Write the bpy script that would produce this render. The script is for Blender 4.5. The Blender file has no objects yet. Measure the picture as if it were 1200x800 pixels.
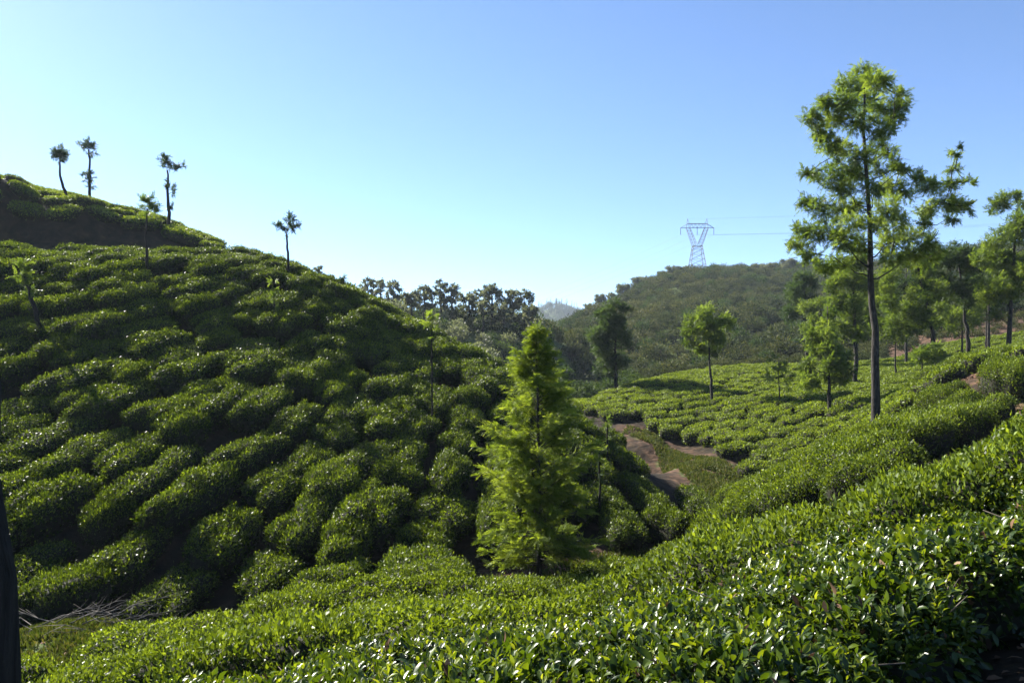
import bpy, math, random
import numpy as np
from mathutils import Vector, Matrix
SC = bpy.context.scene
COL = SC.collection
rng = np.random.default_rng(7)
random.seed(7)
R = math.radians

# ------------------------------------------------------------------ camera, sky, sun, exposure
FPX, HY = 930.0, 430.0            # focal length and horizon row of a 1200 x 800 picture
cam_d = bpy.data.cameras.new('camera'); cam = bpy.data.objects.new('camera', cam_d); COL.objects.link(cam)
cam_d.sensor_width = 36; cam_d.lens = 36*FPX/1200; cam_d.shift_y = (HY-400)/1200
cam_d.clip_start = 0.05; cam_d.clip_end = 20000
cam.location = (0, 0, 0); cam.rotation_euler = (R(90), 0, 0)
SC.camera = cam

SUN_EL, SUN_AZ = R(32), R(-48)    # azimuth from the view direction, negative = to the left
w = bpy.data.worlds.new('World'); SC.world = w; w.use_nodes = True
nt = w.node_tree; nt.nodes.clear()
sky = nt.nodes.new('ShaderNodeTexSky'); sky.sky_type = 'NISHITA'; sky.sun_disc = False
sky.sun_elevation = SUN_EL; sky.sun_rotation = SUN_AZ
sky.altitude = 3000; sky.air_density = 1.0; sky.dust_density = 1.7; sky.ozone_density = 5.2
bg = nt.nodes.new('ShaderNodeBackground'); bg.inputs[1].default_value = 0.068
ow = nt.nodes.new('ShaderNodeOutputWorld')
nt.links.new(sky.outputs[0], bg.inputs[0]); nt.links.new(bg.outputs[0], ow.inputs[0])
sd = bpy.data.lights.new('sun', 'SUN'); sd.energy = 5.0; sd.angle = R(0.5); sd.color = (1.0, 0.95, 0.86)
sun = bpy.data.objects.new('sun', sd); COL.objects.link(sun)
sdir = Vector((math.sin(SUN_AZ)*math.cos(SUN_EL), math.cos(SUN_AZ)*math.cos(SUN_EL), math.sin(SUN_EL)))
sun.rotation_euler = sdir.to_track_quat('Z', 'Y').to_euler(); sun.location = sdir*100
SC.view_settings.view_transform = 'Standard'; SC.view_settings.look = 'None'
SC.view_settings.exposure = 1.85; SC.view_settings.gamma = 1.0
SC.cycles.max_bounces = 6; SC.cycles.diffuse_bounces = 1; SC.cycles.transmission_bounces = 4
SC.cycles.volume_bounces = 0; SC.cycles.volume_step_rate = 4
SC.render.engine = 'CYCLES'

# ------------------------------------------------------------------ materials
def newmat(name):
    m = bpy.data.materials.new(name); m.use_nodes = True
    n = m.node_tree; n.nodes.clear()
    return m, n, n.nodes, n.links
def ramp(nd, stops):
    r = nd.new('ShaderNodeValToRGB')
    e = r.color_ramp.elements
    e[0].position, e[0].color = stops[0][0], (*stops[0][1], 1)
    e[1].position, e[1].color = stops[-1][0], (*stops[-1][1], 1)
    for p, c in stops[1:-1]:
        x = e.new(p); x.color = (*c, 1)
    return r
def leaf_mat(name, stops, rough=0.4, transl=0.35, tcol=(1.6, 1.5, .5), spec=0.5, patch=0.0, pscale=0.6):
    stops = [(p_, tuple(v*.78 for v in c_)) for p_, c_ in stops]; spec *= .8
    m, n, nd, lk = newmat(name)
    at = nd.new('ShaderNodeAttribute'); at.attribute_name = 'tint'
    fac = at.outputs['Fac']
    if patch:
        g = nd.new('ShaderNodeNewGeometry')
        no = nd.new('ShaderNodeTexNoise'); no.inputs['Scale'].default_value = pscale; no.inputs['Detail'].default_value = 2
        lk.new(g.outputs['Position'], no.inputs['Vector'])
        ma = nd.new('ShaderNodeMath'); ma.operation = 'MULTIPLY_ADD'; ma.inputs[1].default_value = patch; ma.inputs[2].default_value = -patch*.5
        lk.new(no.outputs['Fac'], ma.inputs[0])
        ad = nd.new('ShaderNodeMath'); ad.operation = 'ADD'; ad.use_clamp = True
        lk.new(ma.outputs[0], ad.inputs[0]); lk.new(fac, ad.inputs[1]); fac = ad.outputs[0]
    r = ramp(nd, stops); lk.new(fac, r.inputs[0])
    p = nd.new('ShaderNodeBsdfPrincipled'); p.inputs['Roughness'].default_value = rough
    p.inputs['Specular IOR Level'].default_value = spec*.5
    lk.new(r.outputs[0], p.inputs['Base Color'])
    out = nd.new('ShaderNodeOutputMaterial')
    if transl > 0:
        t = nd.new('ShaderNodeBsdfTranslucent')
        mu = nd.new('ShaderNodeMixRGB'); mu.blend_type = 'MULTIPLY'; mu.inputs[0].default_value = 1
        lk.new(r.outputs[0], mu.inputs[1]); mu.inputs[2].default_value = (*tcol, 1)
        lk.new(mu.outputs[0], t.inputs[0])
        mx = nd.new('ShaderNodeMixShader'); mx.inputs[0].default_value = transl
        lk.new(p.outputs[0], mx.inputs[1]); lk.new(t.outputs[0], mx.inputs[2]); lk.new(mx.outputs[0], out.inputs[0])
    else: lk.new(p.outputs[0], out.inputs[0])
    return m
def noise_mat(name, stops, scale=5, rough=.9, detail=6, bump=0.3, obj=True, stretch=None, spec=.2, metallic=0):
    stops = [(p_, tuple(v*.8 for v in c_)) for p_, c_ in stops]
    m, n, nd, lk = newmat(name)
    tc = nd.new('ShaderNodeTexCoord'); v = tc.outputs['Object' if obj else 'Generated']
    if stretch:
        mp = nd.new('ShaderNodeMapping'); mp.inputs['Scale'].default_value = stretch; lk.new(v, mp.inputs[0]); v = mp.outputs[0]
    no = nd.new('ShaderNodeTexNoise'); no.inputs['Scale'].default_value = scale; no.inputs['Detail'].default_value = detail
    lk.new(v, no.inputs['Vector'])
    r = ramp(nd, stops); lk.new(no.outputs['Fac'], r.inputs[0])
    p = nd.new('ShaderNodeBsdfPrincipled'); p.inputs['Roughness'].default_value = rough
    p.inputs['Specular IOR Level'].default_value = spec; p.inputs['Metallic'].default_value = metallic
    lk.new(r.outputs[0], p.inputs['Base Color'])
    if bump:
        b = nd.new('ShaderNodeBump'); b.inputs['Strength'].default_value = bump; b.inputs['Distance'].default_value = .05
        lk.new(no.outputs['Fac'], b.inputs['Height']); lk.new(b.outputs[0], p.inputs['Normal'])
    out = nd.new('ShaderNodeOutputMaterial'); lk.new(p.outputs[0], out.inputs[0])
    return m
M = {}
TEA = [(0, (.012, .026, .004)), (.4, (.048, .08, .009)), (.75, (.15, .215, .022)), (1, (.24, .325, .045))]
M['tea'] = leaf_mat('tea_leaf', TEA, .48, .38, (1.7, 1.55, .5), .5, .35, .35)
M['tea_near'] = leaf_mat('tea_leaf_close', [(0, (.016, .038, .006)), (.5, (.06, .105, .011)), (.85, (.18, .245, .02)), (1, (.29, .35, .05))], .33, .42, (1.7, 1.5, .4), 1.0, .2, 1.2)
M['twig'] = noise_mat('tea_twig_shade', [(.3, (.016, .018, .009)), (.7, (.035, .032, .018))], 9)  # bush core: twig brown darkened to put deep gap shade into the colour
M['stem'] = noise_mat('tea_stem', [(.3, (.07, .055, .04)), (.7, (.2, .17, .13))], 14)
M['bark'] = noise_mat('dark_bark', [(.35, (.018, .015, .012)), (.6, (.05, .044, .038)), (.75, (.12, .11, .10))], 6, stretch=(3, 3, .7), bump=.8)
M['bark_dark'] = noise_mat('black_bark', [(.3, (.012, .010, .008)), (.7, (.035, .03, .025))], 9, stretch=(3, 3, .5), bump=.8)
M['oak'] = leaf_mat('silver_oak_leaf', [(0, (.05, .085, .02)), (.5, (.14, .20, .045)), (1, (.27, .33, .09))], .42, .52, (1.6, 1.6, .5), .4)
M['oak_bright'] = leaf_mat('young_oak_leaf', [(0, (.055, .095, .016)), (.5, (.145, .21, .032)), (1, (.27, .34, .07))], .5, .52, (1.6, 1.5, .5), .3)
M['oak_blue'] = leaf_mat('dusky_oak_leaf', [(0, (.03, .055, .025)), (.5, (.07, .11, .04)), (1, (.13, .17, .07))], .45, .4, (1.3, 1.4, .6), .35)
M['euc'] = leaf_mat('eucalyptus_leaf', [(0, (.07, .085, .05)), (.5, (.18, .20, .13)), (1, (.32, .33, .24))], .5, .4, (1.3, 1.3, .7), .3)
M['scrub'] = leaf_mat('hillside_leaf', [(0, (.014, .024, .008)), (.5, (.055, .072, .023)), (1, (.145, .14, .052))], .7, .3, (1.3, 1.3, .6), .25, 1.1, .09)
M['under'] = leaf_mat('undergrowth_leaf', [(0, (.015, .035, .012)), (.5, (.045, .078, .024)), (1, (.10, .14, .05))], .75, .3, (1.4, 1.4, .5), .35, .4, .06)
M['grass'] = leaf_mat('grass_blade', [(0, (.05, .08, .015)), (.5, (.10, .12, .03)), (1, (.2, .17, .07))], .6, .3, (1.3, 1.3, .5), .2)
M['litter'] = leaf_mat('dry_leaf', [(0, (.06, .035, .02)), (.5, (.16, .09, .05)), (1, (.34, .25, .16))], .7, .1, (1, 1, 1), .2)
M['dead'] = noise_mat('dead_wood', [(.3, (.07, .06, .05)), (.7, (.22, .20, .17))], 12)
M['steel'] = noise_mat('galvanised_steel', [(.3, (.085, .082, .075)), (.7, (.15, .145, .135))], 2, rough=.7, bump=0, metallic=0)
M['wire'] = noise_mat('weathered_cable', [(.3, (.14, .15, .16)), (.7, (.2, .2, .2))], 2, rough=.5, bump=0)
M['ceramic'] = noise_mat('insulator_glaze', [(.3, (.12, .12, .12)), (.7, (.25, .24, .22))], 2, rough=.3, bump=0)

# ------------------------------------------------------------------ mesh helpers
def mesh(name, V, F, mat=None, tint=None, smooth=False):
    """V (n,3), F (m,k) all faces the same size"""
    V = np.asarray(V, np.float32); F = np.asarray(F, np.int32); k = F.shape[1]
    me = bpy.data.meshes.new(name)
    me.vertices.add(len(V)); me.vertices.foreach_set('co', V.ravel())
    me.loops.add(F.size); me.loops.foreach_set('vertex_index', F.ravel())
    me.polygons.add(len(F)); me.polygons.foreach_set('loop_start', np.arange(0, F.size, k, dtype=np.int32))
    me.update(calc_edges=True)
    if tint is not None:
        a = me.attributes.new('tint', 'FLOAT', 'FACE'); a.data.foreach_set('value', np.asarray(tint, np.float32))
    if smooth: me.shade_smooth()
    if mat: me.materials.append(mat)
    return me
def joinm(parts):
    """[(V, F, matindex, tint)] with quads -> V, F, mi, tint"""
    Vs, Fs, Ms, Ts, o = [], [], [], [], 0
    for V, F, mi, t in parts:
        Vs.append(V); Fs.append(F+o); Ms.append(np.full(len(F), mi)); Ts.append(np.broadcast_to(t, (len(F),))); o += len(V)
    return np.vstack(Vs), np.vstack(Fs), np.concatenate(Ms), np.concatenate(Ts)
def tag(o, label=None, cat=None, group=None, kind=None):
    for k, v in (('label', label), ('category', cat), ('group', group), ('kind', kind)):
        if v: o[k] = v
    return o
def link(name, me, parent=None, loc=(0, 0, 0)):
    o = bpy.data.objects.new(name, me); COL.objects.link(o); o.location = loc
    if parent: o.parent = parent
    return o
def empty(name, loc, label, cat, group=None):
    o = bpy.data.objects.new(name, None); COL.objects.link(o); o.location = loc; o.empty_display_size = .2
    return tag(o, label, cat, group)
def norm(a): return a/np.maximum(np.linalg.norm(a, axis=-1, keepdims=True), 1e-9)
def frames(t, n):
    """rotation matrices whose columns are (side, along t, normal near n)"""
    t = norm(t); s = norm(np.cross(t, n)); m = np.cross(s, t)
    return np.stack([s, t, m], axis=-1)
def scatter(T, TF, pos, Rm, sc):
    """instances of template (T verts, TF faces) -> V, F"""
    n, k = len(pos), len(T)
    sc = np.asarray(sc)
    if sc.ndim == 1: sc = sc[:, None]
    P = T[None]*sc[:, None, :]
    V = np.einsum('nij,nkj->nki', Rm, P)+pos[:, None, :]
    F = (TF[None]+(np.arange(n)*k)[:, None, None]).reshape(-1, TF.shape[1])
    return V.reshape(-1, 3), F
# leaf templates: length 1 along +Y, face to +Z
LEAF1 = np.array([[0, 0, 0], [.24, .45, .05], [0, 1, -.06], [-.24, .45, .05]], float); LEAF1F = np.array([[0, 1, 2, 3]])
LEAF2 = np.array([[0, 0, 0], [.17, .25, .05], [.2, .6, .04], [0, 1, -.16], [-.2, .6, .04], [-.17, .25, .05], [0, .3, 0], [0, .65, -.03]], float)
LEAF2F = np.array([[0, 1, 2, 6], [6, 2, 3, 7], [0, 6, 4, 5], [6, 7, 3, 4]])
LEAF2F = np.array([[0, 1, 6, 6], [1, 2, 7, 6], [2, 3, 7, 7], [3, 4, 7, 7], [4, 5, 6, 7], [5, 0, 6, 6]])
LEAF2F = np.array([[0, 1, 2, 6], [6, 2, 3, 7], [0, 6, 4, 5], [6, 7, 3, 4]])
# a leaf of five quads round its midrib
LEAF3 = np.array([[0, 0, 0], [.15, .22, .05], [.22, .5, .07], [.13, .8, .0], [0, 1.0, -.15], [-.13, .8, .0], [-.22, .5, .07], [-.15, .22, .05], [0, .4, .0], [0, .75, -.04]], float)
LEAF3F = np.array([[0, 1, 2, 8], [8, 2, 3, 9], [0, 8, 6, 7], [8, 9, 5, 6], [3, 4, 5, 9]])
def spray_template(nl=7, L=1.0, lw=.055, ll=.34, droop=.25, seed=0):
    r = np.random.default_rng(seed); V, F = [], []
    V += [[-.008, 0, 0], [.008, 0, 0], [.004, L, -droop], [-.004, L, -droop]]; F.append([0, 1, 2, 3])
    for i in range(nl):
        f = .18+.82*i/(nl-1); y = f*L; z = -droop*f*f
        for s in ((-1, 1) if i < nl-1 else (0,)):
            a = R(48)+r.normal()*.12; l = ll*(1.1-.5*f)*(1+r.normal()*.1)
            d = np.array([s*math.sin(a), math.cos(a), -.25+r.normal()*.12]); d /= np.linalg.norm(d)
            if s == 0: d = np.array([0, 1, -.3])
            q = np.cross(d, [0, 0, 1.]); q /= np.linalg.norm(q); q = q*lw+np.array([0, 0, r.normal()*.02])
            p = np.array([0, y, z]); k = len(V)
            V += [list(p), list(p+d*l*.45+q), list(p+d*l), list(p+d*l*.45-q)]; F.append([k, k+1, k+2, k+3])
    return np.array(V, float), np.array(F)
SPRAYS = [spray_template(seed=i) for i in range(3)]
def tube_arr(pts, rad, n=6):
    """quad tube along pts"""
    pts = np.asarray(pts, float); m = len(pts); rad = np.broadcast_to(rad, (m,)) if np.ndim(rad) else np.full(m, rad)
    t = np.gradient(pts, axis=0); t = norm(t)
    ref = np.array([0, 0, 1.]) if abs(t[:, 2]).mean() < .8 else np.array([1., 0, 0])
    a = norm(np.cross(t, ref)); b = np.cross(t, a)
    th = np.arange(n)*2*math.pi/n
    V = pts[:, None]+(a[:, None]*np.cos(th)[None, :, None]+b[:, None]*np.sin(th)[None, :, None])*rad[:, None, None]
    V = V.reshape(-1, 3); F = []
    for i in range(m-1):
        for j in range(n):
            F.append([i*n+j, i*n+(j+1) % n, (i+1)*n+(j+1) % n, (i+1)*n+j])
    if n == 6:
        for e in (0, (m-1)*n): F += [[e, e+1, e+2, e+3], [e, e+3, e+4, e+5]]
    elif n == 4:
        for e in (0, (m-1)*n): F += [[e, e+1, e+2, e+3]]
    return V, np.array(F)
def merge(lst):
    o, Vs, Fs = 0, [], []
    for V, F in lst: Vs.append(V); Fs.append(F+o); o += len(V)
    return np.vstack(Vs), np.vstack(Fs)

# ------------------------------------------------------------------ terrain: a thin plate through surveyed points
# (column, row, distance, height of what grows there): seen from the camera station
def P(px, py, D): return np.array([(px-600)*D/FPX, D, (HY-py)*D/FPX])
T_ = .85
SURVEY = []
def S(h, *pts):
    for p in pts: SURVEY.append((*P(*p), h))
# left hill face
S(T_, (20, 690, 18.5), (200, 688, 19), (400, 655, 20), (500, 650, 21),
  (-60, 560, 22), (20, 600, 21), (200, 600, 21.5), (20, 500, 25.5), (200, 500, 26), (20, 400, 31), (200, 420, 31), (20, 330, 35.5), (200, 345, 36),
  (0, 290, 38.5), (150, 292, 40.5), (270, 295, 42), (335, 307, 42.5), (400, 335, 43), (500, 385, 42), (600, 435, 39), (680, 490, 35.5), (750, 545, 32.5), (826, 597, 29),
  (320, 600, 22.5), (320, 500, 27), (320, 400, 34), (400, 600, 22.5), (400, 500, 28), (400, 420, 34), (500, 590, 24), (500, 500, 29.5), (500, 430, 36),
  (600, 600, 24), (600, 520, 30), (690, 600, 24.5), (690, 550, 28.5), (760, 610, 25.5))
S(T_, (-220, 560, 22), (-220, 400, 31), (-220, 290, 39))
# gully bottom in front of the hill
S(.0, (20, 745, 16.5), (100, 735, 16), (170, 745, 16.3), (300, 725, 18.2), (450, 703, 19.2), (560, 690, 20.5), (-150, 760, 16), (700, 664, 22.6), (770, 655, 23.6), (845, 615, 27.5))
# behind the crest
S(.5, (0, 310, 46), (150, 312, 47), (270, 310, 48), (400, 365, 52), (500, 415, 50), (600, 470, 47), (690, 530, 45), (760, 560, 42), (-220, 300, 46))
# upper hill: bank, cap
S(.3, (0, 294, 52.5), (100, 294, 53.5), (0, 290, 54.2), (100, 290, 55.2), (170, 292, 56), (200, 298, 55), (-220, 292, 53.5), (285, 305, 55))
S(T_, (0, 234, 54.8), (100, 250, 56), (170, 272, 56.5), (230, 287, 56.5), (-220, 200, 54.8),
  (0, 219, 61), (100, 238, 62), (0, 207, 70), (100, 229, 68), (200, 258, 64), (250, 277, 61), (277, 291, 59), (-220, 165, 70))
S(0, (0, 225, 84), (100, 250, 80), (200, 290, 76), (290, 330, 74), (-220, 190, 90))
# valley floor behind the nose and far path
S(0, (835, 580, 34), (800, 545, 40), (760, 520, 47), (700, 500, 52), (870, 575, 36), (650, 480, 62), (600, 480, 66), (500, 450, 72))
# right-hand tea field
S(.6, (880, 560, 37), (780, 512, 48), (700, 478, 56), (680, 472, 60), (860, 520, 43), (800, 480, 54), (900, 480, 50), (760, 447, 66), (850, 432, 74), (950, 428, 76), (920, 452, 62),
  (1000, 500, 40), (1000, 460, 50), (1020, 440, 62), (1100, 455, 48), (1100, 440, 60), (1180, 430, 60), (1050, 420, 84), (1150, 408, 78), (1250, 400, 74), (960, 530, 38))
S(0, (1400, 380, 70), (1450, 420, 44))
# spur running in from the right, terraces and banks
S(.8, (875, 573, 26.5), (800, 636, 22), (860, 610, 22), (940, 548, 27), (1000, 515, 29), (1100, 478, 29), (1190, 452, 27.5), (1180, 474, 22.5), (1140, 492, 21), (1064, 505, 21), (1050, 500, 24),
  (920, 558, 20), (1000, 533, 17.5), (1064, 508, 18), (885, 603, 16.5), (930, 588, 14.8), (1000, 561, 14.3), (1066, 530, 14.8))
S(.8, (1125, 424, 36.5), (1200, 408, 36), (1085, 440, 40), (1300, 385, 36))
S(0, (1150, 447, 31), (1200, 452, 30), (1205, 430, 33.6), (1140, 439, 33.8), (1195, 495, 22.5), (1150, 522, 19.3), (1105, 538, 18.6), (1130, 556, 16), (1000, 640, 12.7), (1080, 600, 12.7), (900, 665, 12.7), (1300, 455, 23), (1400, 430, 30))
S(.8, (1000, 606, 11), (1060, 590, 11), (1132, 558, 11.3), (1200, 516, 12), (900, 642, 10.8))
# lit foreground slope falling to the gully
S(.7, (30, 790, 11.5), (120, 762, 12.5), (200, 738, 13.5), (300, 712, 15), (400, 690, 16.5), (500, 668, 18.2), (570, 660, 19.5), (640, 672, 20), (720, 672, 20.6), (780, 650, 21.5),
  (200, 790, 9.5), (300, 752, 10), (500, 728, 10.5), (640, 722, 12.5), (640, 695, 16.5), (740, 692, 16.5), (820, 660, 16.5), (400, 735, 11.5), (850, 640, 14.5), (-100, 810, 11.5))
# near hedge and where the photographer stands
S(.7, (500, 765, 3.6), (650, 740, 4.6), (760, 700, 7), (900, 632, 8.2), (1080, 592, 9.2), (1200, 535, 9.5), (900, 680, 5), (1100, 610, 6), (1200, 580, 6), (1200, 625, 4.4), (1060, 700, 3.8),
  (900, 765, 3.0), (640, 800, 2.7), (300, 800, 4.2), (450, 742, 7), (1350, 560, 5), (1350, 500, 9))
for x, y, z in ((0, 0, -1.62), (1.5, 1.5, -1.62), (-2, 0, -2.1), (3, 2, -1.5), (4, 0, -1.3), (0, -4, -1.4), (4, -4, -1), (-5, -4, -2.5), (2.6, 3.2, -1.68), (1.6, 2.8, -1.72), (-3, 3, -2.5), (7, 2, -.9)):
    SURVEY.append((x, y, z, 0))
# the wooded ridge behind the left hill, the far wooded hill, and the land beyond
S(0, (300, 345, 120), (370, 356, 135), (430, 372, 140), (500, 380, 140), (560, 382, 135), (610, 385, 130), (650, 420, 122), (560, 430, 108), (620, 450, 100), (480, 420, 100), (380, 400, 90),
  (680, 476, 82), (640, 478, 80), (0, 330, 120), (-220, 320, 130), (100, 330, 180), (450, 385, 190), (600, 405, 190), (560, 400, 300), (300, 380, 300))
S(0, (720, 462, 80), (800, 440, 92), (900, 432, 98), (1000, 425, 100), (1100, 400, 96), (1200, 385, 92), (1350, 370, 90), (1100, 385, 108), (1200, 370, 108),
  (660, 440, 120), (700, 410, 150), (800, 385, 160), (900, 385, 160), (1000, 385, 160), (1100, 370, 150), (1200, 350, 150), (670, 384, 215), (720, 356, 250), (760, 336, 290), (820, 322, 310), (900, 320, 310), (960, 322, 300), (1040, 318, 280), (1130, 305, 260), (1250, 290, 250),
  (820, 350, 225), (950, 350, 225), (680, 392, 300), (640, 400, 260), (820, 323, 480), (740, 352, 470), (700, 375, 470), (640, 395, 470), (950, 325, 480), (1150, 318, 450), (1350, 310, 400))
S(0, (640, 386, 700), (560, 395, 800), (690, 390, 800), (800, 370, 900), (1000, 370, 900), (1200, 370, 900), (300, 380, 800), (0, 370, 800), (650, 361, 1250), (622, 374, 1250), (682, 374, 1250), (600, 392, 1100), (700, 388, 1200), (900, 390, 1400), (300, 390, 1400), (0, 385, 1400), (1200, 385, 1400))
SV = np.array(SURVEY)
Y0 = 9.0
def warp(x, y):
    q = np.maximum(y, -6.5)+Y0
    return x/q*1.6, np.log(q), q
_u, _v, _q = warp(SV[:, 0], SV[:, 1]); _z = (SV[:, 2]-SV[:, 3])/_q
def _phi(d2): return np.where(d2 > 1e-14, d2*np.log(d2+1e-14)*.5, 0)
_A = _phi((_u[:, None]-_u[None])**2+(_v[:, None]-_v[None])**2)+np.eye(len(_u))*6e-6
_Pm = np.stack([np.ones_like(_u), _u, _v], 1)
_K = np.block([[_A, _Pm], [_Pm.T, np.zeros((3, 3))]])
_w = np.linalg.solve(_K, np.concatenate([_z, np.zeros(3)]))
def ground(x, y):
    x = np.atleast_1d(np.asarray(x, float)); y = np.atleast_1d(np.asarray(y, float))
    out = np.empty(len(x))
    for i in range(0, len(x), 20000):
        u, v, q = warp(x[i:i+20000], y[i:i+20000])
        ph = _phi((u[:, None]-_u[None])**2+(v[:, None]-_v[None])**2)
        out[i:i+20000] = (ph@_w[:-3]+_w[-3]+_w[-2]*u+_w[-1]*v)*q
    return out
def gz(x, y): return float(ground(x, y)[0])
def gnormal(x, y, e=.5):
    zx = (ground(x+e, y)-ground(x-e, y))/(2*e); zy = (ground(x, y+e)-ground(x, y-e))/(2*e)
    return norm(np.stack([-zx, -zy, np.ones_like(zx)], 1))
def at(px, D): x = (px-600)*D/FPX; return x, D, gz(x, D)
def poly(*pts): return np.array([((px-600)*D/FPX, D) for px, D in pts])
def inside(Q, x, y):
    r = np.zeros(len(x), bool); j = len(Q)-1
    for i in range(len(Q)):
        xi, yi = Q[i]; xj, yj = Q[j]
        c = ((yi > y) != (yj > y)) & (x < (xj-xi)*(y-yi)/(yj-yi+1e-12)+xi); r ^= c; j = i
    return r

# bare places (plan polygons)
BARE = {
 'valley_path': poly((735, 52), (770, 50), (800, 46), (855, 41), (885, 37.5), (850, 33), (822, 33), (790, 40), (765, 47), (730, 50)),
 'gully_path': poly((600, 21.3), (700, 21.8), (780, 22.8), (800, 24), (770, 24.6), (700, 23.4), (600, 22.3)),
 'clearing': poly((-60, 14.2), (30, 13.2), (100, 13.9), (190, 15.0), (225, 16.9), (160, 17.6), (30, 17.5), (-60, 17.5)),
 'red_track': poly((1075, 19.2), (1072, 17.2), (1088, 15), (1080, 13.7), (870, 13.7), (860, 12.3), (1090, 12.1), (1160, 13.4), (1210, 15.5), (1330, 17), (1330, 30), (1215, 29), (1200, 27), (1196, 23.8), (1180, 21.3), (1150, 20), (1100, 19.5)),
 'red_bank': poly((1130, 33.8), (1290, 33.8), (1290, 30.9), (1200, 30.9), (1150, 31.6), (1122, 32.6)),
}
GU = np.linspace(-2.2, 2.2, 400); GV = np.linspace(math.log(2.5), math.log(1500+Y0), 820)
uu, vv = np.meshgrid(GU, GV); qq = np.exp(vv).ravel()
gx = uu.ravel()*qq/1.6; gy = qq-Y0; gzz = ground(gx, gy)
def lumps(x, y):
    o = np.zeros(len(x))
    for k in range(1, 7):
        a_ = 1.7**k; o += np.sin(x*a_*.8+k*1.3+1.5*np.sin(y*a_*.5+k))*np.sin(y*a_*.9+k*2.1+1.5*np.sin(x*a_*.6))/a_**.85
    return o
gzz += lumps(gx, gy)*np.clip(gy/60, .05, 1.0)*.11
nu, nv = len(GU), len(GV)
idx = np.arange(nu*nv).reshape(nv, nu)
GF = np.stack([idx[:-1, :-1], idx[:-1, 1:], idx[1:, 1:], idx[1:, :-1]], -1).reshape(-1, 4)
def soil_mat():
    m, n, nd, lk = newmat('hill_soil')
    g = nd.new('ShaderNodeNewGeometry')
    at_ = nd.new('ShaderNodeAttribute'); at_.attribute_name = 'grass'
    n1 = nd.new('ShaderNodeTexNoise'); n1.inputs['Scale'].default_value = 2.2; n1.inputs['Detail'].default_value = 8
    n2 = nd.new('ShaderNodeTexNoise'); n2.inputs['Scale'].default_value = .35; n2.inputs['Detail'].default_value = 5
    for q in (n1, n2): lk.new(g.outputs['Position'], q.inputs['Vector'])
    soil = ramp(nd, [(.3, (.025, .018, .012)), (.55, (.08, .048, .03)), (.75, (.18, .105, .06))]); lk.new(n1.outputs['Fac'], soil.inputs[0])
    gr = ramp(nd, [(.3, (.035, .06, .014)), (.6, (.085, .11, .03)), (.8, (.14, .12, .05))]); lk.new(n1.outputs['Fac'], gr.inputs[0])
    mx = nd.new('ShaderNodeMixRGB'); mx2 = nd.new('ShaderNodeMixRGB'); ab = nd.new('ShaderNodeAttribute'); ab.attribute_name = 'bare'
    hu = ramp(nd, [(.3, (.012, .010, .006)), (.6, (.03, .022, .013)), (.8, (.06, .045, .022))]); lk.new(n1.outputs['Fac'], hu.inputs[0])  # ground under tea: humus brown darkened to carry shade between the bushes
    ad = nd.new('ShaderNodeMath'); ad.operation = 'ADD'; lk.new(n2.outputs['Fac'], ad.inputs[0]); lk.new(at_.outputs['Fac'], ad.inputs[1])
    st = nd.new('ShaderNodeMapRange'); st.inputs['From Min'].default_value = .9; st.inputs['From Max'].default_value = 1.15; lk.new(ad.outputs[0], st.inputs['Value'])
    lk.new(st.outputs[0], mx.inputs[0]); lk.new(soil.outputs[0], mx.inputs[1]); lk.new(gr.outputs[0], mx.inputs[2])
    p = nd.new('ShaderNodeBsdfPrincipled'); p.inputs['Roughness'].default_value = .95; p.inputs['Specular IOR Level'].default_value = .1
    lk.new(ab.outputs['Fac'], mx2.inputs[0]); lk.new(hu.outputs[0], mx2.inputs[1]); lk.new(mx.outputs[0], mx2.inputs[2])
    lk.new(mx2.outputs[0], p.inputs['Base Color'])
    b = nd.new('ShaderNodeBump'); b.inputs['Strength'].default_value = .7; b.inputs['Distance'].default_value = .15
    lk.new(n1.outputs['Fac'], b.inputs['Height']); lk.new(b.outputs[0], p.inputs['Normal'])
    o = nd.new('ShaderNodeOutputMaterial'); lk.new(p.outputs[0], o.inputs[0])
    return m
M['soil'] = soil_mat()
gme = mesh('ground', np.stack([gx, gy, gzz], 1), GF, M['soil'], smooth=True)
gw = np.where(gy > 80, .9, .35)
cl = inside(BARE['clearing'], gx, gy); gw[cl] = .62
gw[inside(poly((1040, 80), (1400, 76), (1500, 125), (1040, 125)), gx, gy)] = .28
vp = inside(BARE['valley_path'], gx, gy); gw[vp] = np.where(gy[vp] > 45, .45, .72)
bw = (gy > 84).astype(float)
for q in BARE.values():
    for k in range(8): bw[inside(q, gx+.8*math.cos(k*.785), gy+.8*math.sin(k*.785))] = 1
bw = bw.reshape(nv, nu); bw[1:-1, 1:-1] = (bw[1:-1, 1:-1]*2+bw[:-2, 1:-1]+bw[2:, 1:-1]+bw[1:-1, :-2]+bw[1:-1, 2:])/6; bw = bw.ravel()
a = gme.attributes.new('bare', 'FLOAT', 'POINT'); a.data.foreach_set('value', bw.astype(np.float32))
a = gme.attributes.new('grass', 'FLOAT', 'POINT'); a.data.foreach_set('value', gw.astype(np.float32))
tag(link('ground', gme), kind='structure')

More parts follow.
